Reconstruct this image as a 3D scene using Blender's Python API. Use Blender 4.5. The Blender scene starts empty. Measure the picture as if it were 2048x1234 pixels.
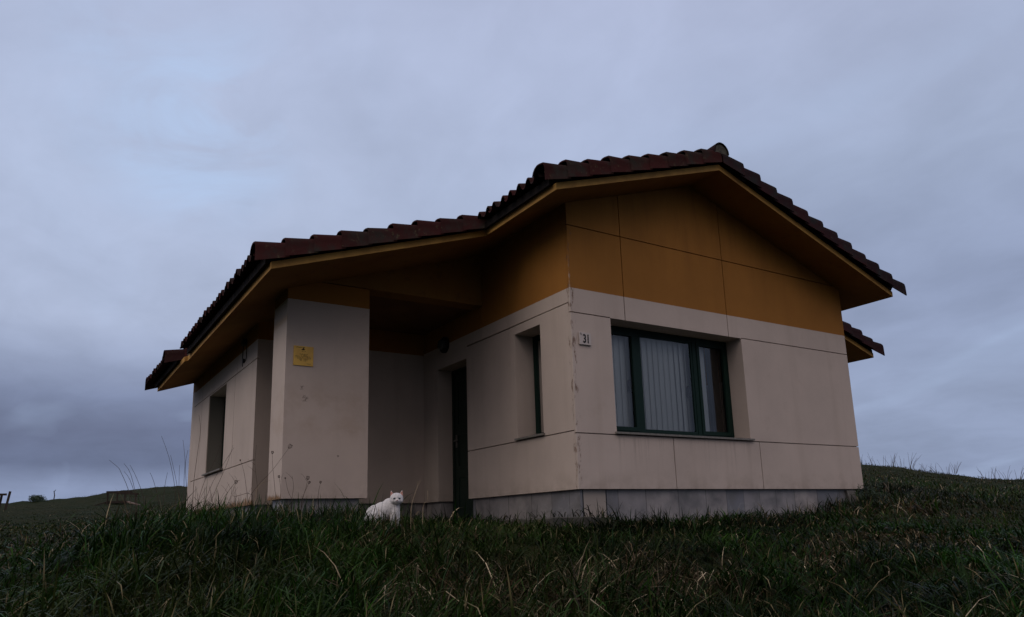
import bpy, bmesh, math, random
import numpy as np
from mathutils import Vector, Matrix
R = math.radians
random.seed(7)
C = bpy.context.scene.collection
scene = bpy.context.scene

# ------------------------------------------------------------------ camera
cam_d = bpy.data.cameras.new('camera')
cam = bpy.data.objects.new('camera', cam_d); C.objects.link(cam)
scene.camera = cam
CAM = Vector((-4.8143, -6.2827, -0.3416))
pt, ro, ya = R(12.2172), R(-1.6979), R(32.6888)
fw = Vector((math.sin(ya)*math.cos(pt), math.cos(ya)*math.cos(pt), math.sin(pt)))
rt = Vector((math.cos(ya), -math.sin(ya), 0)); up = rt.cross(fw)
r2 = rt*math.cos(ro) + up*math.sin(ro); u2 = -rt*math.sin(ro) + up*math.cos(ro)
cam.matrix_world = Matrix(((r2.x, u2.x, -fw.x, CAM.x), (r2.y, u2.y, -fw.y, CAM.y), (r2.z, u2.z, -fw.z, CAM.z), (0, 0, 0, 1)))
cam_d.sensor_width = 36; cam_d.lens = 1493.602/2048*36; cam_d.shift_y = 108.3/2048
cam_d.clip_start = .05; cam_d.clip_end = 4000

# ------------------------------------------------------------------ world: overcast dusk sky
SUN_AZ, SUN_EL = R(-84), R(38)      # soft light from the open sea side, left of the house
world = bpy.data.worlds.new("World"); scene.world = world; world.use_nodes = True
wn = world.node_tree.nodes; wl = world.node_tree.links; wn.clear()
def wnode(t, **k):
    n = wn.new(t)
    for a, b in k.items(): setattr(n, a, b)
    return n
def wmath(op, a, b=None, clamp=False):
    n = wnode('ShaderNodeMath', operation=op); n.use_clamp = clamp
    for i, v in enumerate((a, b)):
        if v is None: continue
        if isinstance(v, (int, float)): n.inputs[i].default_value = v
        else: wl.new(v, n.inputs[i])
    return n.outputs[0]
def wramp(fac, stops, interp='LINEAR'):
    n = wnode('ShaderNodeValToRGB'); n.color_ramp.interpolation = interp
    e = n.color_ramp.elements
    while len(e) > 1: e.remove(e[-1])
    e[0].position = stops[0][0]; e[0].color = (*stops[0][1], 1)
    for p, c in stops[1:]:
        x = e.new(p); x.color = (*c, 1)
    wl.new(fac, n.inputs[0]); return n.outputs[0]
tc = wnode('ShaderNodeTexCoord'); sep = wnode('ShaderNodeSeparateXYZ'); wl.new(tc.outputs['Generated'], sep.inputs[0])
X, Y, Z = sep.outputs
zc = wmath('MAXIMUM', Z, 0.0)
den = wmath('ADD', zc, .22)
px = wmath('DIVIDE', X, den); py = wmath('DIVIDE', Y, den)
comb = wnode('ShaderNodeCombineXYZ'); wl.new(px, comb.inputs[0]); wl.new(py, comb.inputs[1])
def wnoise(scale, detail, rough, dist, vec, off=(0, 0, 0), sc=(1, 1, 1)):
    m = wnode('ShaderNodeMapping'); m.inputs['Location'].default_value = off; m.inputs['Scale'].default_value = sc
    wl.new(vec, m.inputs[0]); n = wnode('ShaderNodeTexNoise')
    wl.new(m.outputs[0], n.inputs['Vector']); n.inputs['Scale'].default_value = scale; n.inputs['Detail'].default_value = detail
    n.inputs['Roughness'].default_value = rough; n.inputs['Distortion'].default_value = dist
    return n.outputs['Fac']
n1 = wnoise(.9, 5, .5, .5, comb.outputs[0], (3.1, 1.7, 0), (1, .8, 1))
n2 = wnoise(1.3, 4, .5, .3, tc.outputs['Generated'], (.3, 2.2, .4), (1, 1, 5.0))
n3 = wnoise(2.6, 5, .55, .4, comb.outputs[0], (7.1, 4.7, 0), (1, 1, 1))
# azimuth term: dot with the direction towards the left of the house (dark bank low over the sea)
azl = wmath('ADD', wmath('MULTIPLY', X, -.35), wmath('MULTIPLY', Y, .94))     # 1 = north-left
elev = wmath('ADD', Z, wmath('MULTIPLY', wmath('SUBTRACT', n2, .5), .05))
baseL = wramp(elev, [(0.0, (.24, .30, .46)), (.055, (.245, .30, .46)), (.085, (.15, .185, .30)), (.125, (.15, .18, .29)), (.165, (.22, .265, .41)), (.215, (.34, .40, .57)), (.26, (.41, .475, .65)),
                     (.40, (.43, .50, .68)), (.62, (.42, .48, .66)), (1, (.40, .45, .60))])
baseR = wramp(elev, [(0.0, (.25, .30, .45)), (.06, (.27, .33, .49)), (.14, (.29, .35, .51)), (.26, (.30, .36, .53)),
                     (.40, (.35, .415, .58)), (.62, (.40, .45, .62)), (1, (.40, .45, .60))])
mixLR = wnode('ShaderNodeMix', data_type='RGBA')
wl.new(wmath('MULTIPLY', wmath('SUBTRACT', azl, .30), 2.2, True), mixLR.inputs['Factor']); wl.new(baseR, mixLR.inputs[6]); wl.new(baseL, mixLR.inputs[7])
# cloud modulation
n4 = wnoise(7, 5, .55, .6, comb.outputs[0], (2, 8, 3), (1, .7, 1))
gain = wmath('ADD', wmath('MULTIPLY', n1, .54), wmath('ADD', wmath('MULTIPLY', n3, .28), wmath('ADD', wmath('MULTIPLY', n4, .20), .45)))
mul = wnode('ShaderNodeMix', data_type='RGBA', blend_type='MULTIPLY'); mul.inputs['Factor'].default_value = 1
wl.new(mixLR.outputs[2], mul.inputs[6]); gc = wnode('ShaderNodeCombineColor')
for i in range(3): wl.new(gain, gc.inputs[i])
wl.new(gc.outputs[0], mul.inputs[7])
# thin bluer openings
thin = wmath('MULTIPLY', wmath('SUBTRACT', wnoise(1.7, 3, .5, .6, comb.outputs[0], (1.3, 9.1, 0), (1.3, .6, 1)), .56), 5, True)
def spot(d, lo, hi):      # a soft region of sky around direction d
    n = wnode('ShaderNodeVectorMath', operation='DOT_PRODUCT'); wl.new(tc.outputs['Generated'], n.inputs[0]); n.inputs[1].default_value = d
    m = wnode('ShaderNodeMapRange'); m.interpolation_type = 'SMOOTHSTEP'; m.inputs[1].default_value = lo; m.inputs[2].default_value = hi; wl.new(n.outputs['Value'], m.inputs[0]); return m.outputs[0]
gap = wmath('ADD', spot((.10, .864, .493), .985, 1), spot((.149, .878, .455), .992, 1)); wisp = wnoise(5, 5, .6, .8, tc.outputs['Generated'], (2, 5, 1), (1, 1, 1.6))
gap = wmath('MULTIPLY', gap, wmath('MULTIPLY', wmath('SUBTRACT', wisp, .38), 3, True), True)
mb = wnode('ShaderNodeMix', data_type='RGBA'); wl.new(wmath('MAXIMUM', wmath('MULTIPLY', thin, .3), wmath('MULTIPLY', gap, .8)), mb.inputs['Factor'])
wl.new(mul.outputs[2], mb.inputs[6]); mb.inputs[7].default_value = (.44, .56, .79, 1)
# unseen sky behind the camera, shaped to darken soffits: warm, dim low, bright high, below the horizon dark land
back = wmath('ADD', wmath('MULTIPLY', X, -.62), wmath('MULTIPLY', Y, -.78))
bfac = wmath('MULTIPLY', wmath('ADD', back, .15), .75, True)
bwarm = wramp(Z, [(0, (.05, .047, .048)), (.22, (.09, .08, .076)), (.45, (.58, .50, .465)), (.66, (1.9, 1.66, 1.56)), (.85, (1.9, 1.68, 1.6)), (1, (1.0, .92, .90))])
mw = wnode('ShaderNodeMix', data_type='RGBA'); wl.new(bfac, mw.inputs['Factor']); wl.new(mb.outputs[2], mw.inputs[6]); wl.new(bwarm, mw.inputs[7])
gd = wnode('ShaderNodeMix', data_type='RGBA'); wl.new(wmath('MULTIPLY', wmath('MULTIPLY', Z, -1), 12, True), gd.inputs['Factor'])
wl.new(mw.outputs[2], gd.inputs[6]); gd.inputs[7].default_value = (.012, .014, .011, 1)
sky = wnode('ShaderNodeTexSky'); sky.sky_type = 'NISHITA'; sky.sun_disc = False; sky.sun_elevation = SUN_EL; sky.sun_rotation = SUN_AZ; sky.air_density = 2
bgc = wnode('ShaderNodeBackground'); wl.new(gd.outputs[2], bgc.inputs[0]); bgc.inputs[1].default_value = 1.06
bgs = wnode('ShaderNodeBackground'); wl.new(sky.outputs[0], bgs.inputs[0]); bgs.inputs[1].default_value = .05
mxs = wnode('ShaderNodeMixShader'); mxs.inputs[0].default_value = .03
wl.new(bgc.outputs[0], mxs.inputs[1]); wl.new(bgs.outputs[0], mxs.inputs[2])
wo = wnode('ShaderNodeOutputWorld'); wl.new(mxs.outputs[0], wo.inputs[0])

sd = bpy.data.lights.new('sun', 'SUN'); sd.energy = .5; sd.angle = R(45); sd.color = (1, .93, .82)
so = bpy.data.objects.new('sun', sd); C.objects.link(so)
sdir = Vector((math.sin(SUN_AZ)*math.cos(SUN_EL), math.cos(SUN_AZ)*math.cos(SUN_EL)*1.0, math.sin(SUN_EL)))
so.rotation_euler = sdir.to_track_quat('Z', 'Y').to_euler(); so.location = (-20, 0, 20)

vs = scene.view_settings; scene.display_settings.display_device = 'sRGB'
vs.view_transform = 'Standard'; vs.look = 'None'; vs.exposure = 0.0; vs.gamma = 1; vs.use_curve_mapping = False
scene.render.engine = 'CYCLES'; scene.cycles.max_bounces = 5; scene.cycles.diffuse_bounces = 1
scene.cycles.transparent_max_bounces = 8; scene.cycles.use_denoising = True

# ------------------------------------------------------------------ node helpers
class NT:
    def __init__(s, name):
        s.m = bpy.data.materials.new(name); s.m.use_nodes = True
        s.t = s.m.node_tree; s.n = s.t.nodes; s.l = s.t.links
        s.b = s.n['Principled BSDF']; s.tc = s.n.new('ShaderNodeTexCoord'); s.obj = s.tc.outputs['Object']
        sp = s.n.new('ShaderNodeSeparateXYZ'); s.l.new(s.obj, sp.inputs[0]); s.x, s.y, s.z = sp.outputs
    def math(s, op, a, b=None, clamp=False):
        n = s.n.new('ShaderNodeMath'); n.operation = op; n.use_clamp = clamp
        for i, v in enumerate((a, b)):
            if v is None: continue
            if isinstance(v, (int, float)): n.inputs[i].default_value = v
            else: s.l.new(v, n.inputs[i])
        return n.outputs[0]
    def noise(s, scale, detail=4, rough=.55, sc=(1, 1, 1), off=(0, 0, 0), dist=0, vec=None):
        m = s.n.new('ShaderNodeMapping'); m.inputs['Scale'].default_value = sc; m.inputs['Location'].default_value = off
        s.l.new(vec or s.obj, m.inputs[0]); n = s.n.new('ShaderNodeTexNoise'); s.l.new(m.outputs[0], n.inputs['Vector'])
        n.inputs['Scale'].default_value = scale; n.inputs['Detail'].default_value = detail; n.inputs['Roughness'].default_value = rough
        n.inputs['Distortion'].default_value = dist
        return n.outputs['Fac']
    def mix(s, f, a, b, blend='MIX'):
        n = s.n.new('ShaderNodeMix'); n.data_type = 'RGBA'; n.blend_type = blend
        for i, v in ((0, f), (6, a), (7, b)):
            if isinstance(v, (int, float)): n.inputs[i].default_value = v
            elif isinstance(v, tuple): n.inputs[i].default_value = (*v, 1)
            else: s.l.new(v, n.inputs[i])
        return n.outputs[2]
    def step(s, v, lo, hi):      # 0 below lo, 1 above hi
        n = s.n.new('ShaderNodeMapRange'); n.inputs[1].default_value = lo; n.inputs[2].default_value = hi; s.l.new(v, n.inputs[0]); return n.outputs[0]
    def bump(s, h, strength=.3, dist=.01):
        n = s.n.new('ShaderNodeBump'); n.inputs['Strength'].default_value = strength; n.inputs['Distance'].default_value = dist
        s.l.new(h, n.inputs['Height']); s.l.new(n.outputs[0], s.b.inputs['Normal'])
    def out(s, col, rough=.8, spec=.3):
        if isinstance(col, tuple): s.b.inputs['Base Color'].default_value = (*col, 1)
        else: s.l.new(col, s.b.inputs['Base Color'])
        if isinstance(rough, (int, float)): s.b.inputs['Roughness'].default_value = rough
        else: s.l.new(rough, s.b.inputs['Roughness'])
        s.b.inputs['Specular IOR Level'].default_value = spec
        return s.m

WHITE, OCHRE = (.582, .472, .408), (.365, .152, .032)
def facade(name, zband, rust=None, extra=None):
    t = NT(name)
    edge = t.math('ADD', t.z, t.math('MULTIPLY', t.math('SUBTRACT', t.noise(25, 2), .5), .006))
    big = t.noise(1.1, 5, .6); fine = t.noise(60, 3, .7); streak = t.noise(1.0, 4, .6, sc=(5, 5, .35))
    w = t.mix(t.step(big, .35, .7), WHITE, tuple(c*.86 for c in WHITE))
    w = t.mix(t.math('MULTIPLY', t.step(streak, .52, .72), .26), w, (.42, .33, .27))
    w = t.mix(t.math('MULTIPLY', t.step(t.noise(3.1, 6, .7, off=(4, 2, 1)), .60, .74), .22), w, (.34, .24, .18))
    o = t.mix(t.step(big, .35, .7), OCHRE, tuple(c*.82 for c in OCHRE))
    o = t.mix(t.math('MULTIPLY', t.step(streak, .55, .8), .2), o, (.20, .08, .018))
    c = t.mix(t.step(edge, zband-.002, zband+.002), w, o)
    # soil splash and dirt near the foot of the panels
    low = t.math('MULTIPLY', t.math('SUBTRACT', 1, t.step(t.z, .02, .22)), t.step(t.noise(5, 5, .65), .40, .62))
    c = t.mix(t.math('MULTIPLY', low, .35), c, (.26, .20, .15))
    if rust:
        rmask = t.math('SUBTRACT', 1, t.step(t.math('SUBTRACT', t.z, t.math('MULTIPLY', t.noise(9, 5, .7, sc=(1, 1, .25)), rust*2)), -rust*.75, -rust*.45))
        c = t.mix(t.math('MULTIPLY', rmask, .85), c, (.20, .095, .03))
    if extra: c = extra(t, c)
    t.bump(t.math('ADD', t.math('MULTIPLY', fine, .6), t.noise(9, 3)), .25, .004)
    return t.out(c, .9, .2)
def col_extra(t, c):
    # smudges half way up the pier, tan stripe on its side
    m = t.math('MULTIPLY', t.math('MULTIPLY', t.step(t.z, .55, .8), t.math('SUBTRACT', 1, t.step(t.z, 1.1, 1.5))), t.step(t.noise(3.2, 5, .6, off=(2, 5, 1)), .45, .72))
    c = t.mix(t.math('MULTIPLY', m, .4), c, (.36, .24, .16))
    side = t.math('MULTIPLY', t.math('SUBTRACT', 1, t.step(t.x, -2.553, -2.55)), t.math('MULTIPLY', t.step(t.math('SUBTRACT', t.z, t.math('MULTIPLY', t.y, 0)), 1.96, 2.0), t.math('SUBTRACT', 1, t.step(t.z, 2.03, 2.09))))
    c = t.mix(t.math('MULTIPLY', side, .45), c, (.38, .24, .12))
    for (x, z, r) in ((-2.36, 1.22, .035), (-2.33, 1.10, .05), (-1.93, .47, .018)):
        d = t.math('SQRT', t.math('ADD', t.math('POWER', t.math('SUBTRACT', t.x, x), 2), t.math('POWER', t.math('SUBTRACT', t.z, z), 2)))
        mm = t.math('MULTIPLY', t.math('SUBTRACT', 1, t.step(d, r*.4, r)), t.step(t.noise(40, 3, .6), .47, .56))
        c = t.mix(t.math('MULTIPLY', mm, .7), c, (.13, .10, .085))
    return c
def corner_extra(t, c):
    # crumbling render along the near corner
    dx = t.math('ADD', t.math('ABSOLUTE', t.x), t.math('ABSOLUTE', t.y))
    near = t.math('SUBTRACT', 1, t.step(t.math('ADD', dx, t.math('MULTIPLY', t.noise(11, 5, .7), .09)), .045, .055))
    near = t.math('MULTIPLY', near, t.math('SUBTRACT', 1, t.step(t.z, 2.35, 2.6)))
    c = t.mix(t.math('MULTIPLY', near, .35), c, (.62, .55, .48))
    chip = t.math('MULTIPLY', t.math('SUBTRACT', 1, t.step(dx, .04, .075)), t.step(t.noise(9, 6, .75, sc=(2, 2, .6), off=(3, 1, 7)), .54, .60))
    run = t.math('MULTIPLY', t.math('MULTIPLY', t.step(t.z, .12, .56), t.math('SUBTRACT', 1, t.step(t.z, .56, .60))), t.step(t.noise(3, 5, .7, sc=(5, 5, .25), off=(1, 3, 2)), .50, .66))
    run = t.math('MULTIPLY', run, t.math('MULTIPLY', t.step(t.x, .50, .56), t.math('SUBTRACT', 1, t.step(t.x, 2.7, 2.8))))
    c = t.mix(t.math('MULTIPLY', run, .4), c, (.24, .185, .15))
    upr = t.math('MULTIPLY', t.math('MULTIPLY', t.step(t.z, 2.2, 3.3), t.step(t.noise(2, 5, .7, sc=(3, 3, .4), off=(6, 3, 2)), .46, .70)), .35)
    c = t.mix(upr, c, (.15, .065, .018))
    return t.mix(t.math('MULTIPLY', chip, .8), c, (.16, .09, .06))
M = {}
M['wallA'] = facade('painted_render', 2.2, None, corner_extra)
M['wallB'] = facade('painted_render_rusty', 2.18, .13)
M['wallBack'] = facade('painted_render_plain', 2.18)
M['column'] = facade('painted_render_pier', 2.24, None, col_extra)
M['colside'] = facade('painted_render_pier_side', 2.24, .10, col_extra)

t = NT('ochre_paint'); big = t.noise(1.3, 5, .6)
c = t.mix(t.step(big, .35, .7), (.30, .145, .037), (.23, .10, .026)); c = t.mix(t.math('MULTIPLY', t.step(t.noise(7, 5, .7), .56, .68), .4), c, (.12, .065, .03))
t.bump(t.noise(30, 3), .2, .004); M['ochre'] = t.out(c, .85, .2)

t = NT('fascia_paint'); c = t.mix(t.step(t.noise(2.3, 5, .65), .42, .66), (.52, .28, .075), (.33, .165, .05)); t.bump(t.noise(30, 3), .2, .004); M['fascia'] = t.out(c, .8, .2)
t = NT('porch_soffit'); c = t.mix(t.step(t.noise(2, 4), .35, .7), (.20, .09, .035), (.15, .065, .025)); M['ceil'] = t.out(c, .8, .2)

t = NT('clay_tile')
at = t.n.new('ShaderNodeAttribute'); at.attribute_name = 'tint'
tf = at.outputs['Fac']
c = t.mix(tf, (.042, .012, .012), (.023, .0095, .0095))
c = t.mix(t.step(t.noise(4, 5, .65), .46, .66), c, (.026, .021, .019))
c = t.mix(t.math('MULTIPLY', t.step(t.noise(17, 5, .7), .60, .68), .6), c, (.08, .07, .042))
t.bump(t.math('ADD', t.noise(60, 3), t.noise(14, 4)), .35, .004); M['tile'] = t.out(c, .95, .06)
t = NT('bedding'); c = t.mix(t.noise(9, 4), (.022, .017, .016), (.012, .010, .010)); M['bed'] = t.out(c, .9, .1)
t = NT('ridge_mortar'); c = t.mix(t.step(t.noise(9, 5, .7), .4, .62), (.11, .10, .08), (.05, .045, .038)); t.bump(t.noise(25, 5), .8, .01); M['mortar'] = t.out(c, .95, .1)

def cmp_(a, v, e):
    return t.math('LESS_THAN', t.math('ABSOLUTE', t.math('SUBTRACT', a, v)), e)
t = NT('grey_marble')     # plinth cladding: slabs of differing grey with veins
sx = t.math('ADD', t.x, t.y)
cell = t.math('FLOOR', t.math('DIVIDE', t.math('ADD', sx, t.math('ADD', 10, t.math('MULTIPLY', t.math('SINE', t.math('MULTIPLY', sx, 2.3)), .12))), .37))
wnz = t.n.new('ShaderNodeTexWhiteNoise'); wnz.noise_dimensions = '1D'; t.l.new(cell, wnz.inputs['W'])
c = t.mix(wnz.outputs['Value'], (.15, .155, .18), (.42, .36, .33))
vein = t.math('ABSOLUTE', t.math('SUBTRACT', t.noise(2.2, 6, .6, dist=1.2), .5))
c = t.mix(t.math('MULTIPLY', t.math('SUBTRACT', 1, t.step(vein, 0, .02)), .35), c, (.36, .34, .33))
c = t.mix(t.step(t.noise(3.5, 5), .42, .7), c, (.15, .14, .14))
fr = t.math('FRACT', t.math('DIVIDE', t.math('ADD', sx, t.math('ADD', 10, t.math('MULTIPLY', t.math('SINE', t.math('MULTIPLY', sx, 2.3)), .12))), .37))
c = t.mix(t.math('MULTIPLY', t.math('LESS_THAN', fr, .022), .75), c, (.05, .045, .04))
c = t.mix(t.math('MULTIPLY', cmp_(t.x, .24, .155), t.math('LESS_THAN', t.y, .2)), c, (.36, .30, .255))
for _x in (.085, .40): c = t.mix(t.math('MULTIPLY', cmp_(t.x, _x, .008), t.math('LESS_THAN', t.y, .2)), c, (.015, .013, .012))
M['marble'] = t.out(c, .45, .4)

t = NT('rough_concrete'); c = t.mix(t.step(t.noise(6, 6, .7), .35, .68), (.11, .10, .09), (.05, .047, .038)); c = t.mix(t.step(t.noise(3, 4), .5, .62), c, (.05, .06, .03))
t.bump(t.noise(22, 6, .7), .8, .02); M['concrete'] = t.out(c, .95, .1)
t = NT('sill_stone'); c = t.mix(t.step(t.noise(30, 5), .35, .65), (.22, .20, .18), (.14, .125, .11)); M['sill'] = t.out(c, .7, .3)
t = NT('green_metal'); c = t.mix(t.noise(20, 3), (.005, .018, .014), (.008, .025, .018)); M['green'] = t.out(c, .55, .15)
t = NT('door_green'); c = t.mix(t.noise(8, 3), (.006, .016, .011), (.010, .024, .016)); M['door'] = t.out(c, .5, .35)
t = NT('dark_room'); M['dark'] = t.out((.05, .045, .04), .9, .1)
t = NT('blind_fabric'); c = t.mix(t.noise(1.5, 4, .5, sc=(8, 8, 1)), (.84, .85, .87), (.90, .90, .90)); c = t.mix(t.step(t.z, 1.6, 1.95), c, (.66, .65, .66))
t.b.inputs['Subsurface Weight'].default_value = 0; M['blind'] = t.out(c, .9, .1)
t = NT('blind_fabric_brown'); M['blind2'] = t.out((.17, .18, .17), .9, .1)
t = NT('weathered_metal'); M['steel'] = t.out((.30, .30, .30), .35, .5); t.b.inputs['Metallic'].default_value = 1
t = NT('black_plastic'); M['black'] = t.out((.012, .012, .012), .5, .4)
t = NT('lamp_glass'); M['lglass'] = t.out((.05, .055, .055), .15, .6)
t = NT('ink'); M['ink'] = t.out((.012, .011, .012), .6, .2)
t = NT('plaque_white'); c = t.mix(t.noise(20, 4), (.58, .50, .46), (.52, .44, .40)); M['plaque'] = t.out(c, .5, .4)
t = NT('plaque_yellow'); c = t.mix(t.step(t.noise(6, 5, .6), .40, .7), (.78, .47, .085), (.60, .32, .06))
c = t.mix(t.math('MULTIPLY', t.math('SUBTRACT', 1, t.step(t.math('ADD', t.z, t.math('ADD', t.x, t.math('MULTIPLY', t.noise(15, 4), .1))), -.92, -.84)), .7), c, (.34, .10, .03))
M['yellow'] = t.out(c, .5, .4)
t = NT('old_timber'); c = t.mix(t.noise(12, 5, .6, sc=(1, 1, .15)), (.06, .045, .035), (.035, .027, .022)); M['timber'] = t.out(c, .9, .1)
t = NT('plank_timber'); c = t.mix(t.noise(12, 5, .6), (.30, .21, .17), (.20, .14, .115)); M['plank'] = t.out(c, .9, .1)
t = NT('dry_stem'); c = t.mix(t.noise(14, 3), (.10, .075, .055), (.055, .04, .035)); M['stem'] = t.out(c, .9, .1)
t = NT('straw_stem'); M['straw'] = t.out((.36, .27, .17), .85, .15)
t = NT('shrub_leaf'); c = t.mix(t.noise(18, 3), (.020, .036, .014), (.035, .055, .022)); M['leaf'] = t.out(c, .6, .3)

t = NT('cat_fur'); fur = t.noise(55, 4, .7, sc=(1, 1, 2.2)); c = t.mix(fur, (.76, .715, .70), (.56, .52, .51)); t.bump(t.noise(90, 4, .7, sc=(1, 1, .4)), .9, .012); M['fur'] = t.out(c, .95, .1)
t.b.inputs['Sheen Weight'].default_value = .3
t = NT('cat_ear_pink'); M['pink'] = t.out((.50, .25, .20), .8, .2)
t = NT('cat_nose'); M['nose'] = t.out((.32, .16, .15), .5, .3)
t = NT('cat_eye'); M['eye'] = t.out((.03, .045, .06), .1, .6)

# glass: clear pane with a fresnel reflection
gm = bpy.data.materials.new('window_glass'); gm.use_nodes = True; gn = gm.node_tree.nodes; gl = gm.node_tree.links; gn.clear()
tr = gn.new('ShaderNodeBsdfTransparent'); tr.inputs[0].default_value = (.93, .96, .96, 1); gs = gn.new('ShaderNodeBsdfGlossy'); gs.inputs['Roughness'].default_value = .02
fz = gn.new('ShaderNodeFresnel'); fz.inputs[0].default_value = 1.7; mx = gn.new('ShaderNodeMixShader'); og = gn.new('ShaderNodeOutputMaterial')
gl.new(fz.outputs[0], mx.inputs[0]); gl.new(tr.outputs[0], mx.inputs[1]); gl.new(gs.outputs[0], mx.inputs[2]); gl.new(mx.outputs[0], og.inputs[0]); M['glass'] = gm

# ------------------------------------------------------------------ mesh helpers
def obj(name, bm, mats, parent=None):
    me = bpy.data.meshes.new(name)
    if isinstance(bm, tuple): me.from_pydata(*bm)
    else:
        bmesh.ops.recalc_face_normals(bm, faces=bm.faces); bm.to_mesh(me); bm.free()
    for m in (mats if isinstance(mats, (list, tuple)) else [mats]): me.materials.append(m)
    o = bpy.data.objects.new(name, me); C.objects.link(o)
    if parent:
        o.parent = parent
        pw = Vector(parent.location)
        q = parent.parent
        while q: pw += Vector(q.location); q = q.parent
        if pw.length > 1e-9 and parent.type == 'EMPTY':
            for v in me.vertices: v.co -= pw
    return o
def tag(o, label, cat, group=None):
    o['label'] = label; o['category'] = cat
    if group: o['group'] = group
    return o
def struct(o): o['kind'] = 'structure'; return o
def stuff(o, label, cat): o['kind'] = 'stuff'; o['label'] = label; o['category'] = cat; return o
def empty(name, loc, label, cat, group=None):
    o = bpy.data.objects.new(name, None); C.objects.link(o); o.location = loc; o.empty_display_size = .2
    return tag(o, label, cat, group)
def smooth(o):
    for p in o.data.polygons: p.use_smooth = True
def box(bm, a, b, mi=0):
    vs = [bm.verts.new((x, y, z)) for x in (a[0], b[0]) for y in (a[1], b[1]) for z in (a[2], b[2])]
    for f in ((0, 1, 3, 2), (4, 6, 7, 5), (0, 4, 5, 1), (2, 3, 7, 6), (0, 2, 6, 4), (1, 5, 7, 3)):
        bm.faces.new([vs[i] for i in f]).material_index = mi
def bbox(a, b):
    bm = bmesh.new(); box(bm, a, b); return bm
def prism(bm, pts, f0, f1, mi=0):
    """pts 2-D polygon; f0/f1 map a point to the two end positions."""
    a = [bm.verts.new(f0(p)) for p in pts]; b = [bm.verts.new(f1(p)) for p in pts]; n = len(pts)
    bm.faces.new(a).material_index = mi; bm.faces.new(b[::-1]).material_index = mi
    for i in range(n): bm.faces.new((a[i], a[(i+1) % n], b[(i+1) % n], b[i])).material_index = mi
def clip(pts, a, b, c):      # keep a*x+b*y<=c
    out = []
    for i, p in enumerate(pts):
        q = pts[(i+1) % len(pts)]; fp = a*p[0]+b*p[1]-c; fq = a*q[0]+b*q[1]-c
        if fp <= 0: out.append(p)
        if fp*fq < 0:
            s = fp/(fp-fq); out.append((p[0]+s*(q[0]-p[0]), p[1]+s*(q[1]-p[1])))
    return out
def tube(bm, pts, r0, r1=None, n=6, mi=0):
    r1 = r0 if r1 is None else r1; rings = []; m = len(pts)
    for i, p in enumerate(pts):
        p = Vector(p); d = (Vector(pts[min(i+1, m-1)])-Vector(pts[max(i-1, 0)])).normalized()
        a = d.cross(Vector((0, 0, 1)) if abs(d.z) < .9 else Vector((1, 0, 0))).normalized(); b = d.cross(a); r = r0+(r1-r0)*i/(m-1)
        rings.append([bm.verts.new(p+(a*math.cos(k*2*math.pi/n)+b*math.sin(k*2*math.pi/n))*r) for k in range(n)])
    for i in range(m-1):
        for k in range(n): bm.faces.new((rings[i][k], rings[i][(k+1) % n], rings[i+1][(k+1) % n], rings[i+1][k])).material_index = mi
    bm.faces.new(rings[0][::-1]).material_index = mi; bm.faces.new(rings[-1]).material_index = mi

# ------------------------------------------------------------------ terrain
D_ = np.array([0, 2, 3.5, 5, 6.3, 8, 12, 20, 30, 45, 75, 120, 300, 900.])
AZ = np.array([-180, -60, -1.6, 9, 33, 57, 66.4, 110, 180.])
H_ = np.array([
 [-1.15, -1.2, -1.25, -1.3, -1.4, -1.5, -1.8, -2.4, -3.2, -4.5, -7, -11, -24, -60],
 [-1.15, -1.1, -1.0, -.9, -.8, -.7, -.6, -.6, -.8, -1.3, -3, -6, -20, -60],
 [-1.15, -1.04, -.90, -.72, -.58, -.46, -.28, -.02, .42, 1.10, 2.62, 2.0, -14, -60],
 [-1.15, -1.02, -.84, -.60, -.42, -.30, -.18, .0, .50, 1.33, 3.82, 3.2, -12, -60],
 [-1.15, -1.04, -.90, -.70, -.49, -.355, -.30, .1, .8, 1.7, 4.0, 3.2, -12, -60],
 [-1.15, -1.06, -.95, -.80, -.67, -.49, -.24, .38, 1.1, 2.26, 1.7, .5, -14, -60],
 [-1.15, -1.06, -.95, -.82, -.71, -.57, -.36, .02, .45, 1.12, .5, -.6, -16, -60],
 [-1.15, -1.12, -1.05, -.97, -.9, -.82, -.7, -.6, -.7, -1, -2, -4, -18, -60],
 [-1.15, -1.2, -1.25, -1.3, -1.4, -1.5, -1.8, -2.4, -3.2, -4.5, -7, -11, -24, -60]])
rng = np.random.default_rng(11)
_tab = rng.random((256, 256))
def vnoise(x, y):
    xi = np.floor(x).astype(int); yi = np.floor(y).astype(int); fx = x-xi; fy = y-yi
    fx = fx*fx*(3-2*fx); fy = fy*fy*(3-2*fy)
    g = lambda a, b: _tab[a % 256, b % 256]
    return (g(xi, yi)*(1-fx)+g(xi+1, yi)*fx)*(1-fy)+(g(xi, yi+1)*(1-fx)+g(xi+1, yi+1)*fx)*fy
def fbm(x, y, o=4):
    s = 0; a = .5
    for i in range(o): s = s+a*vnoise(x+17.3*i, y+5.1*i); x = x*2.03; y = y*2.03; a *= .5
    return s
def pchip_like(v, xs, row):      # smooth 1-D interpolation along distance
    return np.interp(v, xs, row)
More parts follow.
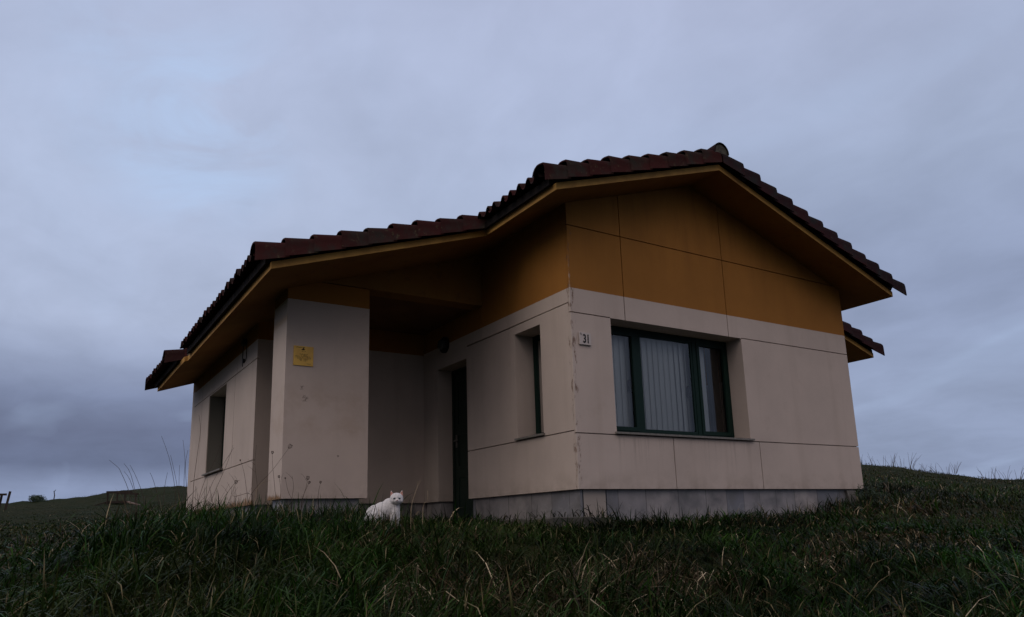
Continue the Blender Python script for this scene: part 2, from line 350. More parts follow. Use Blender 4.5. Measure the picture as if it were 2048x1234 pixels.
def ground(x, y, bumps=True):
    x = np.asarray(x, float); y = np.asarray(y, float)
    dx = x-CAM.x; dy = y-CAM.y; d = np.hypot(dx, dy); az = np.degrees(np.arctan2(dx, dy))
    ia = np.clip(np.searchsorted(AZ, az)-1, 0, len(AZ)-2); f = (az-AZ[ia])/(AZ[ia+1]-AZ[ia]); f = f*f*(3-2*f)
    rows = np.array([np.interp(d, D_, r) for r in H_])
    flat = rows.reshape(len(AZ), -1); k = np.arange(flat.shape[1]); iaf = ia.ravel()
    h = (flat[iaf, k]*(1-f.ravel())+flat[iaf+1, k]*f.ravel()).reshape(d.shape)
    if bumps:
        near = np.clip((d-1.5)/3, 0, 1)
        inside = ((x > -3.2) & (x < 6.8) & (y > -.8) & (y < 9))
        h = h+near*(fbm(x*1.1, y*1.1)-.47)*.16*np.where(inside, .25, 1)
        h = h+(fbm(x*1.9+40, y*1.9+11, 2)-.37)*.34*np.clip((d-1.2)/1.5, 0, 1)*np.clip((7.0-d)/1.5, 0, 1)
        h = h+np.clip((d-44)/20, 0, 1)*(fbm(x*.12+9, y*.12)-.47)*.8+np.clip((d-14)/40, 0, 1)*(fbm(x*.5+3, y*.5)-.47)*.45
    return h
ax = np.concatenate([-np.geomspace(14, 900, 46)[::-1], np.arange(-13.6, 14, .22), np.geomspace(14, 900, 60)])-1.0
ay = np.concatenate([-np.geomspace(12, 900, 36)[::-1], np.arange(-11.8, 14, .22), np.geomspace(14, 900, 70)])
gx, gy = np.meshgrid(ax, ay, indexing='ij'); gz = ground(gx, gy)
nx, ny = gx.shape
idx = np.arange(nx*ny).reshape(nx, ny)
quads = np.stack([idx[:-1, :-1], idx[1:, :-1], idx[1:, 1:], idx[:-1, 1:]], -1).reshape(-1, 4)
me = bpy.data.meshes.new('ground'); me.from_pydata(np.stack([gx, gy, gz], -1).reshape(-1, 3).tolist(), [], quads.tolist())
t = NT('grassy_soil')
c = t.mix(t.step(t.noise(.22, 5, .6), .38, .62), (.022, .028, .010), (.036, .033, .014))
c = t.mix(t.step(t.noise(1.7, 5, .7), .42, .62), c, (.016, .023, .008))
c = t.mix(t.math('MULTIPLY', t.step(t.noise(7, 5, .7), .52, .66), .6), c, (.045, .038, .019))
t.bump(t.math('ADD', t.noise(5, 5, .7), t.noise(30, 4)), 1.0, .08); me.materials.append(t.out(c, .95, .05))
go = bpy.data.objects.new('ground', me); C.objects.link(go); struct(go); smooth(go)

# ------------------------------------------------------------------ house constants
W = 4.981; XR = 2.016; ZR = 3.8668; S = .3297
XB = 2.556; XW = 2.442; YC = 1.904; YB = 3.675; YE = 8.42
zL = lambda x: ZR-S*(XR-x)
zR = lambda x: ZR-S*(x-XR)
ztop = lambda x: zL(x) if x < XR else zR(x)
T = .075       # slab
house = empty('bungalow', (0, 0, 0), 'low cream and ochre rendered bungalow with dark tiled roof and open corner porch', 'house')
def roofclip(p, add=.03):      # points (x,z) under both slopes
    p = clip(p, -S, 1, ZR-S*XR+add); return clip(p, S, 1, ZR+S*XR+add)
G = .006
def rect(a, b, c, d, g=(1, 1, 1, 1)):   # x0,x1,z0,z1 with gap flags
    return [(a+G*g[0], c+G*g[2]), (b-G*g[1], c+G*g[2]), (b-G*g[1], d-G*g[3]), (a+G*g[0], d-G*g[3])]

wall = bmesh.new()
# --- gable front, outer panels y 0..0.03
fy = lambda y: (lambda p: (p[0], y, p[1]))
HI = 9
front = [rect(0, 1.404, 0, .588, (0, 1, 0, 1)), rect(1.404, 2.893, 0, .588, (1, 1, 0, 1)), rect(2.893, W, 0, .588, (1, 0, 0, 1)),
         rect(0, .56, .588, 1.92, (0, 0, 1, 1)), rect(2.735, W, .588, 1.92, (0, 0, 1, 1)),
         rect(0, .783, 1.92, 2.94, (0, 1, 0, 1)), rect(.783, 2.505, 1.92, 2.94), rect(2.505, W, 1.92, 2.94, (1, 0, 0, 1)),
         rect(0, .783, 2.94, HI, (0, 1, 1, 0)), rect(.783, 2.505, 2.94, HI, (1, 1, 1, 0)), rect(2.505, W, 2.94, HI, (1, 0, 1, 0))]
# upper panels keep a joint only beside the window
front[5] = [(0, 1.92+G), (.56, 1.92+G), (.56, 1.917), (.783-G, 1.917), (.783-G, 2.94-G), (0, 2.94-G)]
front[6] = [(.783+G, 1.917), (2.505-G, 1.917), (2.505-G, 2.94-G), (.783+G, 2.94-G)]
front[7] = [(2.505+G, 1.917), (2.735, 1.917), (2.735, 1.92+G), (W, 1.92+G), (W, 2.94-G), (2.505+G, 2.94-G)]
for p in front: prism(wall, roofclip(p), fy(0), fy(.03))
core = [rect(.03, .56, 0, 1.917, (0,)*4), rect(2.735, W, 0, 1.917, (0,)*4), rect(.56, 2.735, 0, .598, (0,)*4), rect(.03, W, 1.917, HI, (0,)*4)]
for p in core: prism(wall, roofclip(p), fy(.03), fy(.30))
# --- left wall of the gabled block, outer panels x 0..0.03 ; coordinates (y,z)
fx = lambda x: (lambda p: (x, p[0], p[1]))
ZT0 = zL(0)+.02
g2 = .009
left = [rect(.033, 2.36, 0, .617, (0, 0, 0, 1)), rect(.033, .597, .617, 2.035, (0, 0, 1, 1)), [(.597, 1.922), (1.145, 1.922), (1.145, 2.035-g2), (.597, 2.035-G)],
        rect(1.145, 2.36, .617, 2.035, (0, 0, 1, 2.0)), rect(.033, 1.95, 2.035, ZT0, (0, 1, 1, 0)), rect(1.95, 3.675, 2.035, ZT0, (1, 0, 0, 0)),
        rect(2.36, 3.225, 1.875, 2.035, (0,)*4), rect(3.225, 3.675, 0, 2.035, (0,)*4)]
left[5] = [(1.95+G, 2.035+g2), (2.36, 2.035+g2), (2.36, 2.035), (3.675, 2.035), (3.675, ZT0), (1.95+G, ZT0)]
for p in left: prism(wall, p, fx(0), fx(.03))
lcore = [rect(.30, .597, 0, 1.922, (0,)*4), rect(1.145, 2.36, 0, 1.922, (0,)*4), rect(3.225, YB, 0, 1.922, (0,)*4), rect(.597, 1.145, 0, .64, (0,)*4),
         rect(.30, 2.36, 1.922, ZT0, (0,)*4), rect(2.36, YB, 1.922, ZT0, (0,)*4), rect(2.36, 3.225, 1.875, 1.922, (0,)*4)]
for p in lcore: prism(wall, p, fx(.03), fx(.30))
# --- right wall, wing and rear wall
box(wall, (W-.28, .30, 0), (W, 1.30, zR(W)+.02))
prism(wall, [(W-.28, 0), (6.40, 0), (6.40, zR(6.40)+.02), (W-.28, zR(W-.28)+.02)], fy(1.30), fy(1.55))
prism(wall, [(1.55, 0), (YE-.25, 0), (YE-.25, zR(6.4)+.02), (1.55, zR(6.4)+.02)], fx(6.15), fx(6.40))
prism(wall, roofclip([(-XW, 0), (6.40, 0), (6.40, HI), (-XW, HI)]), fy(YE-.25), fy(YE-.01))
obj('wall', wall, M['wallA'], house)
# --- porch back wall
bw = bmesh.new()
prism(bw, roofclip([(-XW+.03, 0), (-.001, 0), (-.001, HI), (-XW+.03, HI)], .02), fy(YB), fy(YB+.25))
o = obj('wall', bw, M['wallBack'], house)
# --- left wing side wall, coordinates (y,z)
sw = bmesh.new(); zt = zL(-XW)+.02
J = [3.675, 4.88, 5.50, 6.80, 7.44, YE-.255]
wing = [rect(3.675, YE-.255, 0, .568, (0, 0, 0, 1)), rect(3.675, 4.92, .568, 1.917, (0, 1, 1, 1)), rect(4.92, 5.50, .568, 1.917, (1, 0, 1, 1)),
        rect(6.80, 7.44, .568, 1.917, (0, 1, 1, 1)), rect(7.44, YE-.255, .568, 1.917, (1, 0, 1, 1)), rect(5.5, 6.8, 1.895, 1.917, (0, 0, 0, 1)),
        rect(3.675, 4.82, 1.917, zt, (0, 1, 1, 0)), rect(4.82, 6.86, 1.917, zt, (1, 1, 1, 0)), rect(6.86, 7.44, 1.917, zt, (1, 1, 1, 0)), rect(7.44, YE-.255, 1.917, zt, (1, 0, 1, 0))]
for p in wing: prism(sw, p, fx(-XW), fx(-XW+.03))
for p in [rect(YB+.25, 5.5, 0, zt, (0,)*4), rect(6.8, YE-.255, 0, zt, (0,)*4), rect(5.5, 6.8, 0, .585, (0,)*4), rect(5.5, 6.8, 1.895, zt, (0,)*4)]:
    prism(sw, p, fx(-XW+.03), fx(-XW+.28))
obj('wall', sw, M['wallB'], house)
# --- porch pier and beam
cb = bmesh.new(); ct = 2.49
def pier_top(p): return clip(p, -S, 1, ZR-S*XR+.02)
prism(cb, pier_top([(-XB, 0), (-XB+.98, 0), (-XB+.98, ct-G), (-XB, ct-G)]), fy(YC), fy(YC+.537))
pier = obj('porch_pier', cb, [M['column'], M['colside']], house)
for f in pier.data.polygons:
    if f.normal.x < -.9: f.material_index = 1
bb = bmesh.new()
prism(bb, pier_top([(-2.25, ct+G), (-.002, ct+G), (-.002, HI), (-2.25, HI)]), fy(YC+.004), fy(YC+.25))
obj('porch_beam', bb, M['ochre'], house)
cb = bmesh.new(); prism(cb, pier_top([(-XW+.02, 2.50), (-.002, 2.50), (-.002, 2.54), (-XW+.02, 2.54)]), fy(YC+.25), fy(YB-.001))
obj('porch_ceiling', cb, M['ceil'], house)
# --- plinth
pb = bmesh.new()
for a, b in (((.05, .05), (W-.18, .29)), ((.05, .29), (.29, 2.33)), ((.05, 3.26), (.29, YB+.04)), ((-XB+.05, YC+.05), (-XB+.90, YC+.50)), ((-XW+.10, YB+.05), (.05, YB+.25)), ((-XW+.05, YB+.25), (-XW+.28, YE-.05)),
             ((W-.28, .29), (W-.06, 1.36)), ((W-.06, 1.36), (6.34, 1.6)), ((6.1, 1.6), (6.34, YE-.05))):
    box(pb, (a[0], a[1], -.75), (b[0], b[1], -.004))
obj('plinth', pb, M['marble'], house)
# --- leaning slab of stone seen at the right end of the plinth
lb = bmesh.new(); prism(lb, [(4.60, -.02), (4.80, -.02), (5.02, -.5), (4.76, -.5)], fy(.012), fy(.048)); obj('plinth_slab', lb, M['sill'], house)
# --- window cavities so that rooms are dark and closed
fb = bmesh.new(); box(fb, (.31, .31, -.1), (4.65, 5.0, -.05)); obj('floor', fb, M['dark'], house)
fb = bmesh.new(); box(fb, (.31, 3.3, -.05), (4.65, 3.4, 2.9)); obj('inner_wall', fb, M['dark'], house)
fb = bmesh.new(); box(fb, (.31, .31, 2.55), (4.65, 3.3, 2.6)); obj('inner_ceiling', fb, M['dark'], house)

# ------------------------------------------------------------------ windows
def frame_rect(bm, f, a, b, c, d, w, y0, y1):
    for r in ((a, b, c, c+w), (a, b, d-w, d), (a, a+w, c+w, d-w), (b-w, b, c+w, d-w)):
        prism(bm, [(r[0], r[2]), (r[1], r[2]), (r[1], r[3]), (r[0], r[3])], f(y0), f(y1))
def sill(name, f, a, b, z, out_, inn, parent):
    bm = bmesh.new()
    # sloping stone sill: profile along depth
    pr = [(out_, z-.004), (out_, z+.018), (inn, z+.045), (inn, z-.004)]
    q0 = [f(p[0])((a, p[1])) for p in pr]; q1 = [f(p[0])((b, p[1])) for p in pr]
    A = [bm.verts.new(v) for v in q0]; B = [bm.verts.new(v) for v in q1]
    bm.faces.new(A); bm.faces.new(B[::-1])
    for i in range(4): bm.faces.new((A[i], A[(i+1) % 4], B[(i+1) % 4], B[i]))
    return obj(name, bm, M['sill'], parent)
# large front window
d0 = .25
wb = bmesh.new(); frame_rect(wb, fy, .562, 2.733, .625, 1.915, .05, d0, d0+.06)
for a in (1.125, 2.095): prism(wb, [(a, .675), (a+.068, .675), (a+.068, 1.865), (a, 1.865)], fy(d0+.002), fy(d0+.058))
win = obj('window', wb, M['green'], house); win['label'] = 'wide three-light window with vertical blinds'
def sash(a, b, c, d, depth, wd=.045):
    bm = bmesh.new(); frame_rect(bm, fy, a, b, c, d, wd, depth, depth+.045); return obj('frame', bm, M['green'], win)
sash(.612, 1.123, .677, 1.863, d0-.008); sash(2.165, 2.683, .677, 1.863, d0-.008); sash(1.195, 2.093, .677, 1.863, d0+.008, .03)
gb = bmesh.new()
for a, b in ((.66, 1.08), (1.22, 2.065), (2.21, 2.64)):
    v = [gb.verts.new(p) for p in ((a, d0+.02, .70), (b, d0+.02, .70), (b, d0+.02, 1.84), (a, d0+.02, 1.84))]; gb.faces.new(v)
obj('glass', gb, M['glass'], win)
sill('sill', fy, .535, 2.775, .60, -.035, .25, win)
for x in (1.10, 2.075):
    hb = bmesh.new(); tube(hb, [(x, d0+.055, 1.15), (x-.02, d0+.085, 1.17), (x-.02, d0+.085, 1.30)], .012); obj('handle', hb, M['black'], win)
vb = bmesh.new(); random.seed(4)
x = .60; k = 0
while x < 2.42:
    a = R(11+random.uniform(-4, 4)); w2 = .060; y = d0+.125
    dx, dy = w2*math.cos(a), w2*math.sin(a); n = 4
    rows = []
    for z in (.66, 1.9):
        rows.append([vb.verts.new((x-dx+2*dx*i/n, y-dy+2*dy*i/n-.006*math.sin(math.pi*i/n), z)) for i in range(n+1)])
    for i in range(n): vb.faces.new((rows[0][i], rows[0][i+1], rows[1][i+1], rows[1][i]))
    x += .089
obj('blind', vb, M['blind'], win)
vb = bmesh.new()
for x in np.arange(2.50, 2.72, .055):
    a = R(62+random.uniform(-8, 8)); dx, dy = .045*math.cos(a), .045*math.sin(a); y = d0+.14
    v = [vb.verts.new(p) for p in ((x-dx, y-dy, .66), (x+dx, y+dy, .66), (x+dx, y+dy, 1.9), (x-dx, y-dy, 1.9))]; vb.faces.new(v)
o = obj('blind', vb, M['blind2'], win); o['label'] = 'brownish turned blind slats at the end'
bb_ = bmesh.new(); box(bb_, (.60, d0+.09, 1.875), (2.72, d0+.15, 1.91)); obj('blind_rail', bb_, M['blind'], win)
# slit window on the porch side
sb = bmesh.new(); frame_rect(sb, fx, .60, 1.143, .66, 1.920, .06, .265, .32); sw_ = obj('window', sb, M['green'], house); sw_['label'] = 'narrow dark window in a deep reveal'
gb = bmesh.new(); v = [gb.verts.new(p) for p in ((.285, .655, .715), (.285, 1.085, .715), (.285, 1.085, 1.865), (.285, .655, 1.865))]; gb.faces.new(v); obj('glass', gb, M['glass'], sw_)
sill('sill', fx, .575, 1.165, .632, -.035, .265, sw_)
# side window of the left wing
sb = bmesh.new(); frame_rect(sb, fx, 5.503, 6.797, .60, 1.892, .06, -XW+.24, -XW+.29); w3 = obj('window', sb, M['green'], house); w3['label'] = 'deep-set window of the left side wall'
gb = bmesh.new(); v = [gb.verts.new(p) for p in ((-XW+.27, 5.56, .66), (-XW+.27, 6.74, .66), (-XW+.27, 6.74, 1.84), (-XW+.27, 5.56, 1.84))]; gb.faces.new(v); obj('glass', gb, M['glass'], w3)
sill('sill', fx, 5.46, 6.84, .582, -XW-.05, -XW+.24, w3)
t = NT('reveal_panel'); M['reveal_dark'] = t.out((.17, .155, .13), .7, .2)
lb2 = bmesh.new(); box(lb2, (-XW+.012, 6.788, .61), (-XW+.235, 6.7985, 1.8945)); obj('reveal_panel', lb2, M['reveal_dark'], w3)  # thin dark sheet added over the far reveal
# ------------------------------------------------------------------ door
db = bmesh.new(); prism(db, rect(2.41, 3.175, -.24, 1.825, (0,)*4), fx(.245), fx(.285))
for a, b, c, d in ((2.50, 3.085, -.12, .35), (2.50, 3.085, .45, .95), (2.50, 3.085, 1.05, 1.72)):
    frame_rect(db, fx, a, b, c, d, .03, .235, .245)
door = obj('door', db, M['door'], house)
db = bmesh.new(); frame_rect(db, fx, 2.362, 3.223, -.26, 1.873, .048, .228, .292); obj('door_frame', db, M['door'], door)
hb = bmesh.new(); box(hb, (.238, 3.10, .75), (.2452, 3.14, .93)); tube(hb, [(.24, 3.12, .84), (.20, 3.12, .84), (.195, 3.10, .842), (.195, 3.0, .845)], .009); obj('handle', hb, M['steel'], door)

# ------------------------------------------------------------------ roof
rb = bmesh.new()
def slab(x0, x1, y0, y1, z):
    prism(rb, [(x0, y0), (x1, y0), (x1, y1), (x0, y1)], lambda p: (p[0], p[1], z(p[0])), lambda p: (p[0], p[1], z(p[0])+T))
slab(-.502, XR, -.513, .93, zL); slab(-3.0, XR, .93, 5.60, zL); slab(-3.05, XR, 5.60, YE-.02, zL)
slab(XR, 5.483, -.513, .80, zR); slab(XR, 6.98, .80, YE-.02, zR)
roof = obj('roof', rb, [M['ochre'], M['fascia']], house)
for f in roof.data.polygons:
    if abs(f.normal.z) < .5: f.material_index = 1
tv, tf_, tt = [], [], []
random.seed(21)
P = .165
def tile_field(x_ridge, x_eave, y0, y1, sgn, step=.30, skip_last=False):
    """sgn -1: slope falls to -x ; +1: falls to +x. Courses of barrel tiles, each its own curved shell."""
    L = abs(x_eave-x_ridge); nc = int(math.ceil(L/step-1e-6)); z0 = zL if sgn < 0 else zR
    ncol = int(round((y1-y0)/P)); pw = (y1-y0)/ncol; ns = 8
    for c in range(nc):
        xl = x_eave-sgn*step*c; xu = xl-sgn*(step+.04)
        if sgn < 0: xu = min(xu, x_ridge)
        else: xu = max(xu, x_ridge)
        for k in range(ncol):
            jit = random.uniform(-.006, .006); tint = random.random(); jx = random.uniform(-.012, .012) if c == 0 else 0
            base = len(tv)
            for th in (0, -.014):
                for (x, lift) in ((xu, 0), (xl+jx, .028)):
                    for i in range(ns+1):
                        u = i/ns
                        # cover (0..0.62) then pan (0.62..1)
                        if u < .62: h = .070*math.sin(math.pi*u/.62)**.8 + .022
                        else: h = .022-.018*math.sin(math.pi*(u-.62)/.38)
                        tv.append((x, y0+(k+u)*pw, z0(x)+T+.085+h+lift+jit+th)); 
            n1_ = ns+1
            for a, b in ((0, 0), (2*n1_, 0)):
                for i in range(ns): tf_.append((base+a+i, base+a+i+1, base+a+n1_+i+1, base+a+n1_+i)); tt.append(tint)
            for i in range(ns): tf_.append((base+n1_+i, base+n1_+i+1, base+3*n1_+i+1, base+3*n1_+i)); tt.append(tint)
            tf_.append((base, base+n1_, base+3*n1_, base+2*n1_)); tt.append(tint)
EO = .15
tile_field(XR, -.502-EO, -.42, .93, -1)
tile_field(XR, -3.0-EO, 1.05, 5.45, -1)
tile_field(XR, -3.0+.55, 5.45, 5.87, -1)
tile_field(XR, -3.05-.20, 5.95, YE-.08, -1)
tile_field(XR, 5.483+EO, -.42, .80, 1); tile_field(XR, 6.98+EO, .92, YE-.08, 1)
def tinted(name, tv, tf, tt, mat, parent, sm=False):
    me = bpy.data.meshes.new(name); me.from_pydata(tv, [], tf); me.materials.append(mat)
    a = me.attributes.new('tint', 'FLOAT', 'FACE'); a.data.foreach_set('value', tt)
    o = bpy.data.objects.new(name, me); C.objects.link(o); o.parent = parent
    if sm: smooth(o)
    return o
tinted('roof_tiles', tv, tf_, tt, M['tile'], roof, True)
# verge (rake) tiles: L-shaped barrels lapping down the slope
def verge(x_top, x_bot, y_edge, sgn, ydir=-1, step=.30):
    vv, vf, vt = [], [], []; z0 = zL if sgn < 0 else zR
    L = abs(x_bot-x_top); n = int(round(L/step)); st = L/n
    prof = [(.16, .10), (.14, .145), (.11, .176), (.065, .194), (.02, .192), (-.02, .178), (-.046, .15), (-.054, .11), (-.058, .018)]
    for k in range(n):
        xl = x_bot-sgn*st*k; xu = xl-sgn*(st+.05); tint = random.random(); base = len(vv); m = len(prof); jl = random.uniform(-.012, .012)
        for th in (0, 1):
            for (x, lift, o_) in ((xu, 0, 0), (xl, .058+jl, .026)):
                for (dy, h) in prof:
                    if th: dy = dy*.86+.006; h = h-.014 if h > .1 else h
                    vv.append((x, y_edge-ydir*dy*(1+0)+(ydir*o_ if dy < 0 else 0), z0(x)+T-.015+h+(lift if h > .05 else lift*.2)))
        for a in (0, 2*m):
            for i in range(m-1): vf.append((base+a+i, base+a+i+1, base+a+m+i+1, base+a+m+i)); vt.append(tint)
        for i in range(m-1):
            vf.append((base+m+i, base+m+i+1, base+3*m+i+1, base+3*m+i)); vt.append(tint)
            vf.append((base+i, base+i+1, base+2*m+i+1, base+2*m+i)); vt.append(tint)
        vf.append((base+m-1, base+2*m-1, base+4*m-1, base+3*m-1)); vt.append(tint)
    tinted('verge', vv, vf, vt, M['tile'], roof, True)
verge(XR-.06, -.502-.20, -.525, -1); verge(XR+.06, 5.483+.20, -.525, 1)
verge(-.502-.06, -3.0-.18, .92, -1); verge(5.483, 6.98+.18, .79, 1)
verge(-2.45, -3.05-.24, 5.93, -1)
verge(XR-.06, -3.25, YE-.01, -1, 1); verge(XR+.06, 7.16, YE-.01, 1, 1)
# ridge barrels
rv, rf, rt_ = [], [], []
y = YE; first = True
ys = np.arange(-.585, YE, .36)
for k, y0 in enumerate(ys):
    base = len(rv); n = 10; tint = random.random()
    for rr_ in (0, -.016):
        for (y, r) in ((y0, .128+rr_), (min(y0+.42, YE), .112+rr_)):
            for i in range(n+1):
                a = math.pi*(i/n)*1.06-.03*math.pi
                rv.append((XR+r*math.cos(a), y, ZR+T+.125+r*math.sin(a)+(.012 if y == y0 else 0)))
    m = n+1
    for a in (0, 2*m):
        for i in range(n): rf.append((base+a+i, base+a+i+1, base+a+m+i+1, base+a+m+i)); rt_.append(tint)
    for i in range(n): rf.append((base+i, base+i+1, base+2*m+i+1, base+2*m+i)); rt_.append(tint)
tinted('ridge_tiles', rv, rf, rt_, M['tile'], roof, True)
# dark mortar bedding under the eave tiles
def bed(xe, sgn, y0, y1):
    eb_ = bmesh.new(); z0 = zL if sgn < 0 else zR; a = xe+sgn*.05; b = xe-sgn*.25
    prism(eb_, [(a, z0(a)+T*1.03), (a, z0(a)+T+.085), (b, z0(b)+T+.085), (b, z0(b)+T*1.03)], fy(y0), fy(y1)); obj('eave_bedding', eb_, M['bed'], roof)
bed(-.502, -1, -.46, .88); bed(-3.0, -1, .97, 5.42); bed(-3.05, -1, 5.98, YE-.04); bed(5.483, 1, -.46, .76); bed(6.98, 1, .84, YE-.04)
mb_ = bmesh.new()
prism(mb_, [(XR+.118*math.cos(a), ZR+T+.135+.118*math.sin(a)*1.0) for a in np.linspace(-.15, math.pi+.15, 14)], fy(-.572), fy(-.45))
obj('mortar', mb_, M['mortar'], roof)
mb_ = bmesh.new()
for k in range(9):
    c0 = Vector((-2.97+random.uniform(0, .12), 5.48+.045*k, 0)); c0.z = zL(c0.x)+T+.02
    bmesh.ops.create_icosphere(mb_, subdivisions=2, radius=.04+random.random()*.02, matrix=Matrix.Translation(c0) @ Matrix.Diagonal((1.2, 1, .8, 1)))
obj('mortar', mb_, M['mortar'], roof)['label'] = 'exposed mortar where eave tiles are missing'

# ------------------------------------------------------------------ pavement strip and porch floor
pv = bmesh.new()
def rough_slab(bm, x0, x1, y0, y1, z1, z0):
    nx_, ny_ = max(2, int((x1-x0)/.12)), max(2, int((y1-y0)/.12)); g = {}
    for i in range(nx_+1):
        for j in range(ny_+1):
            e = i in (0, nx_) or j in (0, ny_)
            x = x0+(x1-x0)*i/nx_; y = y0+(y1-y0)*j/ny_
            if i == 0: x += random.uniform(-.02, .03)
            if j == 0: y += random.uniform(-.02, .03)
            g[i, j] = bm.verts.new((x, y, z1+random.uniform(-.008, .004)-(.012 if e else 0)))
    for i in range(nx_):
        for j in range(ny_): bm.faces.new((g[i, j], g[i+1, j], g[i+1, j+1], g[i, j+1]))
    ring = [(i, 0) for i in range(nx_)]+[(nx_, j) for j in range(ny_)]+[(i, ny_) for i in range(nx_, 0, -1)]+[(0, j) for j in range(ny_, 0, -1)]
    lo = [bm.verts.new((g[r].co.x, g[r].co.y, z0)) for r in ring]
    for k in range(len(ring)):
        bm.faces.new((g[ring[k]], g[ring[(k+1) % len(ring)]], lo[(k+1) % len(ring)], lo[k]))
rough_slab(pv, -.63, .045, -.42, 1.88, -.285, -.6)
rough_slab(pv, -1.60, .045, 1.885, YB+.04, -.262, -.6)
rough_slab(pv, .05, .36, 2.34, 3.25, -.262, -.6)
struct(obj('pavement', pv, M['concrete']))

# ------------------------------------------------------------------ signs, lamp, cable
pl = empty('house_number_sign', (.171, -.002, 1.56), "small cream number plaque reading '31 beside the wide window", 'number sign')
b_ = bmesh.new(); box(b_, (.089, -.020, 1.557), (.253, -.002, 1.699)); bmesh.ops.bevel(b_, geom=b_.edges[:], offset=.004, segments=2, affect='EDGES'); obj('plate', b_, M['plaque'], pl)
def text_obj(body, size, loc, sx, parent, name='lettering', shear=0, thick=.0):
    cu = bpy.data.curves.new('txt', 'FONT'); cu.body = body; cu.size = size; cu.extrude = .0012; cu.offset = thick; cu.shear = shear; cu.align_x = 'CENTER'
    to = bpy.data.objects.new('txt', cu); C.objects.link(to); bpy.context.view_layer.update()
    dg = bpy.context.evaluated_depsgraph_get(); me = bpy.data.meshes.new_from_object(to.evaluated_get(dg))
    bpy.data.objects.remove(to); me.materials.clear(); me.materials.append(M['ink'])
    ploc = Vector(parent.location)
    for v in me.vertices:
        x, y, z = v.co; v.co = Vector((loc[0]+x*sx, loc[1]-z, loc[2]+y))-ploc
    o = bpy.data.objects.new(name, me); C.objects.link(o); o.parent = parent; return o
text_obj('31', .135, (.183, -.0225, 1.582), .72, pl, thick=.0028)
b_ = bmesh.new(); prism(b_, [(.106, 1.690), (.114, 1.688), (.118, 1.664), (.111, 1.664)], fy(-.0225), fy(-.0195)); obj('tick_mark', b_, M['ink'], pl)

ns = empty('notice_sign', (-2.36, YC-.002, 1.473), 'square yellow notice plate with dark lettering on the porch pier', 'sign')
b_ = bmesh.new(); box(b_, (-2.471, YC-.012, 1.4725), (-2.2475, YC-.002, 1.6965)); obj('plate', b_, M['yellow'], ns)
lb_ = bmesh.new(); random.seed(3)
yy = YC-.0135
def bar(x0, x1, z0, z1): prism(lb_, [(x0, z0), (x1, z0), (x1, z1), (x0, z1)], fy(yy), fy(YC-.0121))
# heading, faded rows of small letters: unreadable at this distance, so strokes of letter size only
def row(xc, w, z, h, dens=.75):
    x = xc-w/2
    while x < xc+w/2:
        lw = random.uniform(.003, .006)
        if random.random() < dens:
            hh = h*random.uniform(.6, 1.1); bar(x, x+.0018, z, z+hh); bar(x+.0018, x+lw, z+random.choice((0, hh*.45)), z+random.choice((.3, .6))*hh+.0016)
        x += lw+.0018
row(-2.395, .10, 1.676, .011, .95); row(-2.36, .045, 1.634, .005)
for i, (xc, w) in enumerate(((-2.36, .10), (-2.355, .07), (-2.37, .165), (-2.36, .175), (-2.355, .15), (-2.36, .09), (-2.355, .08))): row(xc, w, 1.600-.0125*i, .0065, .8)
row(-2.295, .07, 1.492, .0065)
obj('lettering', lb_, M['ink'], ns)
eb = bmesh.new()
prism(eb, [(-2.385, 1.652), (-2.365, 1.650), (-2.345, 1.654), (-2.343, 1.660), (-2.352, 1.661), (-2.357, 1.665), (-2.357, 1.676), (-2.362, 1.680), (-2.368, 1.678), (-2.369, 1.668), (-2.374, 1.662), (-2.384, 1.659)], fy(yy), fy(YC-.0121))
obj('emblem', eb, M['ink'], ns)

lamp = empty('wall_lamp', (0, 2.96, 2.19), 'dark round bulkhead lamp under the porch ceiling above the door', 'lamp')
def disc_stack(prs, yc, zc, mat, name, parent):
    bm = bmesh.new(); rings = []
    for (x, r) in prs: rings.append([bm.verts.new((x, yc+r*math.cos(a), zc+r*math.sin(a))) for a in np.linspace(0, 2*math.pi, 25)[:-1]])
    for i in range(len(rings)-1):
        for k in range(24): bm.faces.new((rings[i][k], rings[i][(k+1) % 24], rings[i+1][(k+1) % 24], rings[i+1][k]))
    bm.faces.new(rings[0]); bm.faces.new(rings[-1][::-1]); o = obj(name, bm, mat, parent); return o
disc_stack([(-.002, .115), (-.045, .115), (-.06, .10), (-.06, .085)], 2.96, 2.19, M['black'], 'base', lamp)
disc_stack([(-.05, .084), (-.085, .078), (-.11, .055), (-.12, .02)], 2.96, 2.19, M['lglass'], 'lamp_shade', lamp)
cbm = bmesh.new(); xw = -XW-.006
tube(cbm, [(xw, 4.49, 2.28), (xw, 4.50, 2.0), (xw-.002, 4.47, 1.955)], .006); tube(cbm, [(xw, 4.28, 2.28), (xw, 4.27, 2.04), (xw, 4.34, 2.0)], .005)
box(cbm, (-XW-.03, 4.37, 1.99), (-XW-.001, 4.41, 2.045)); box(cbm, (-XW-.05, 4.30, 2.24), (-XW-.001, 4.42, 2.32))
tag(obj('wall_cable', cbm, M['black']), 'thin black cable ends hanging from a small box under the left eaves', 'cable')

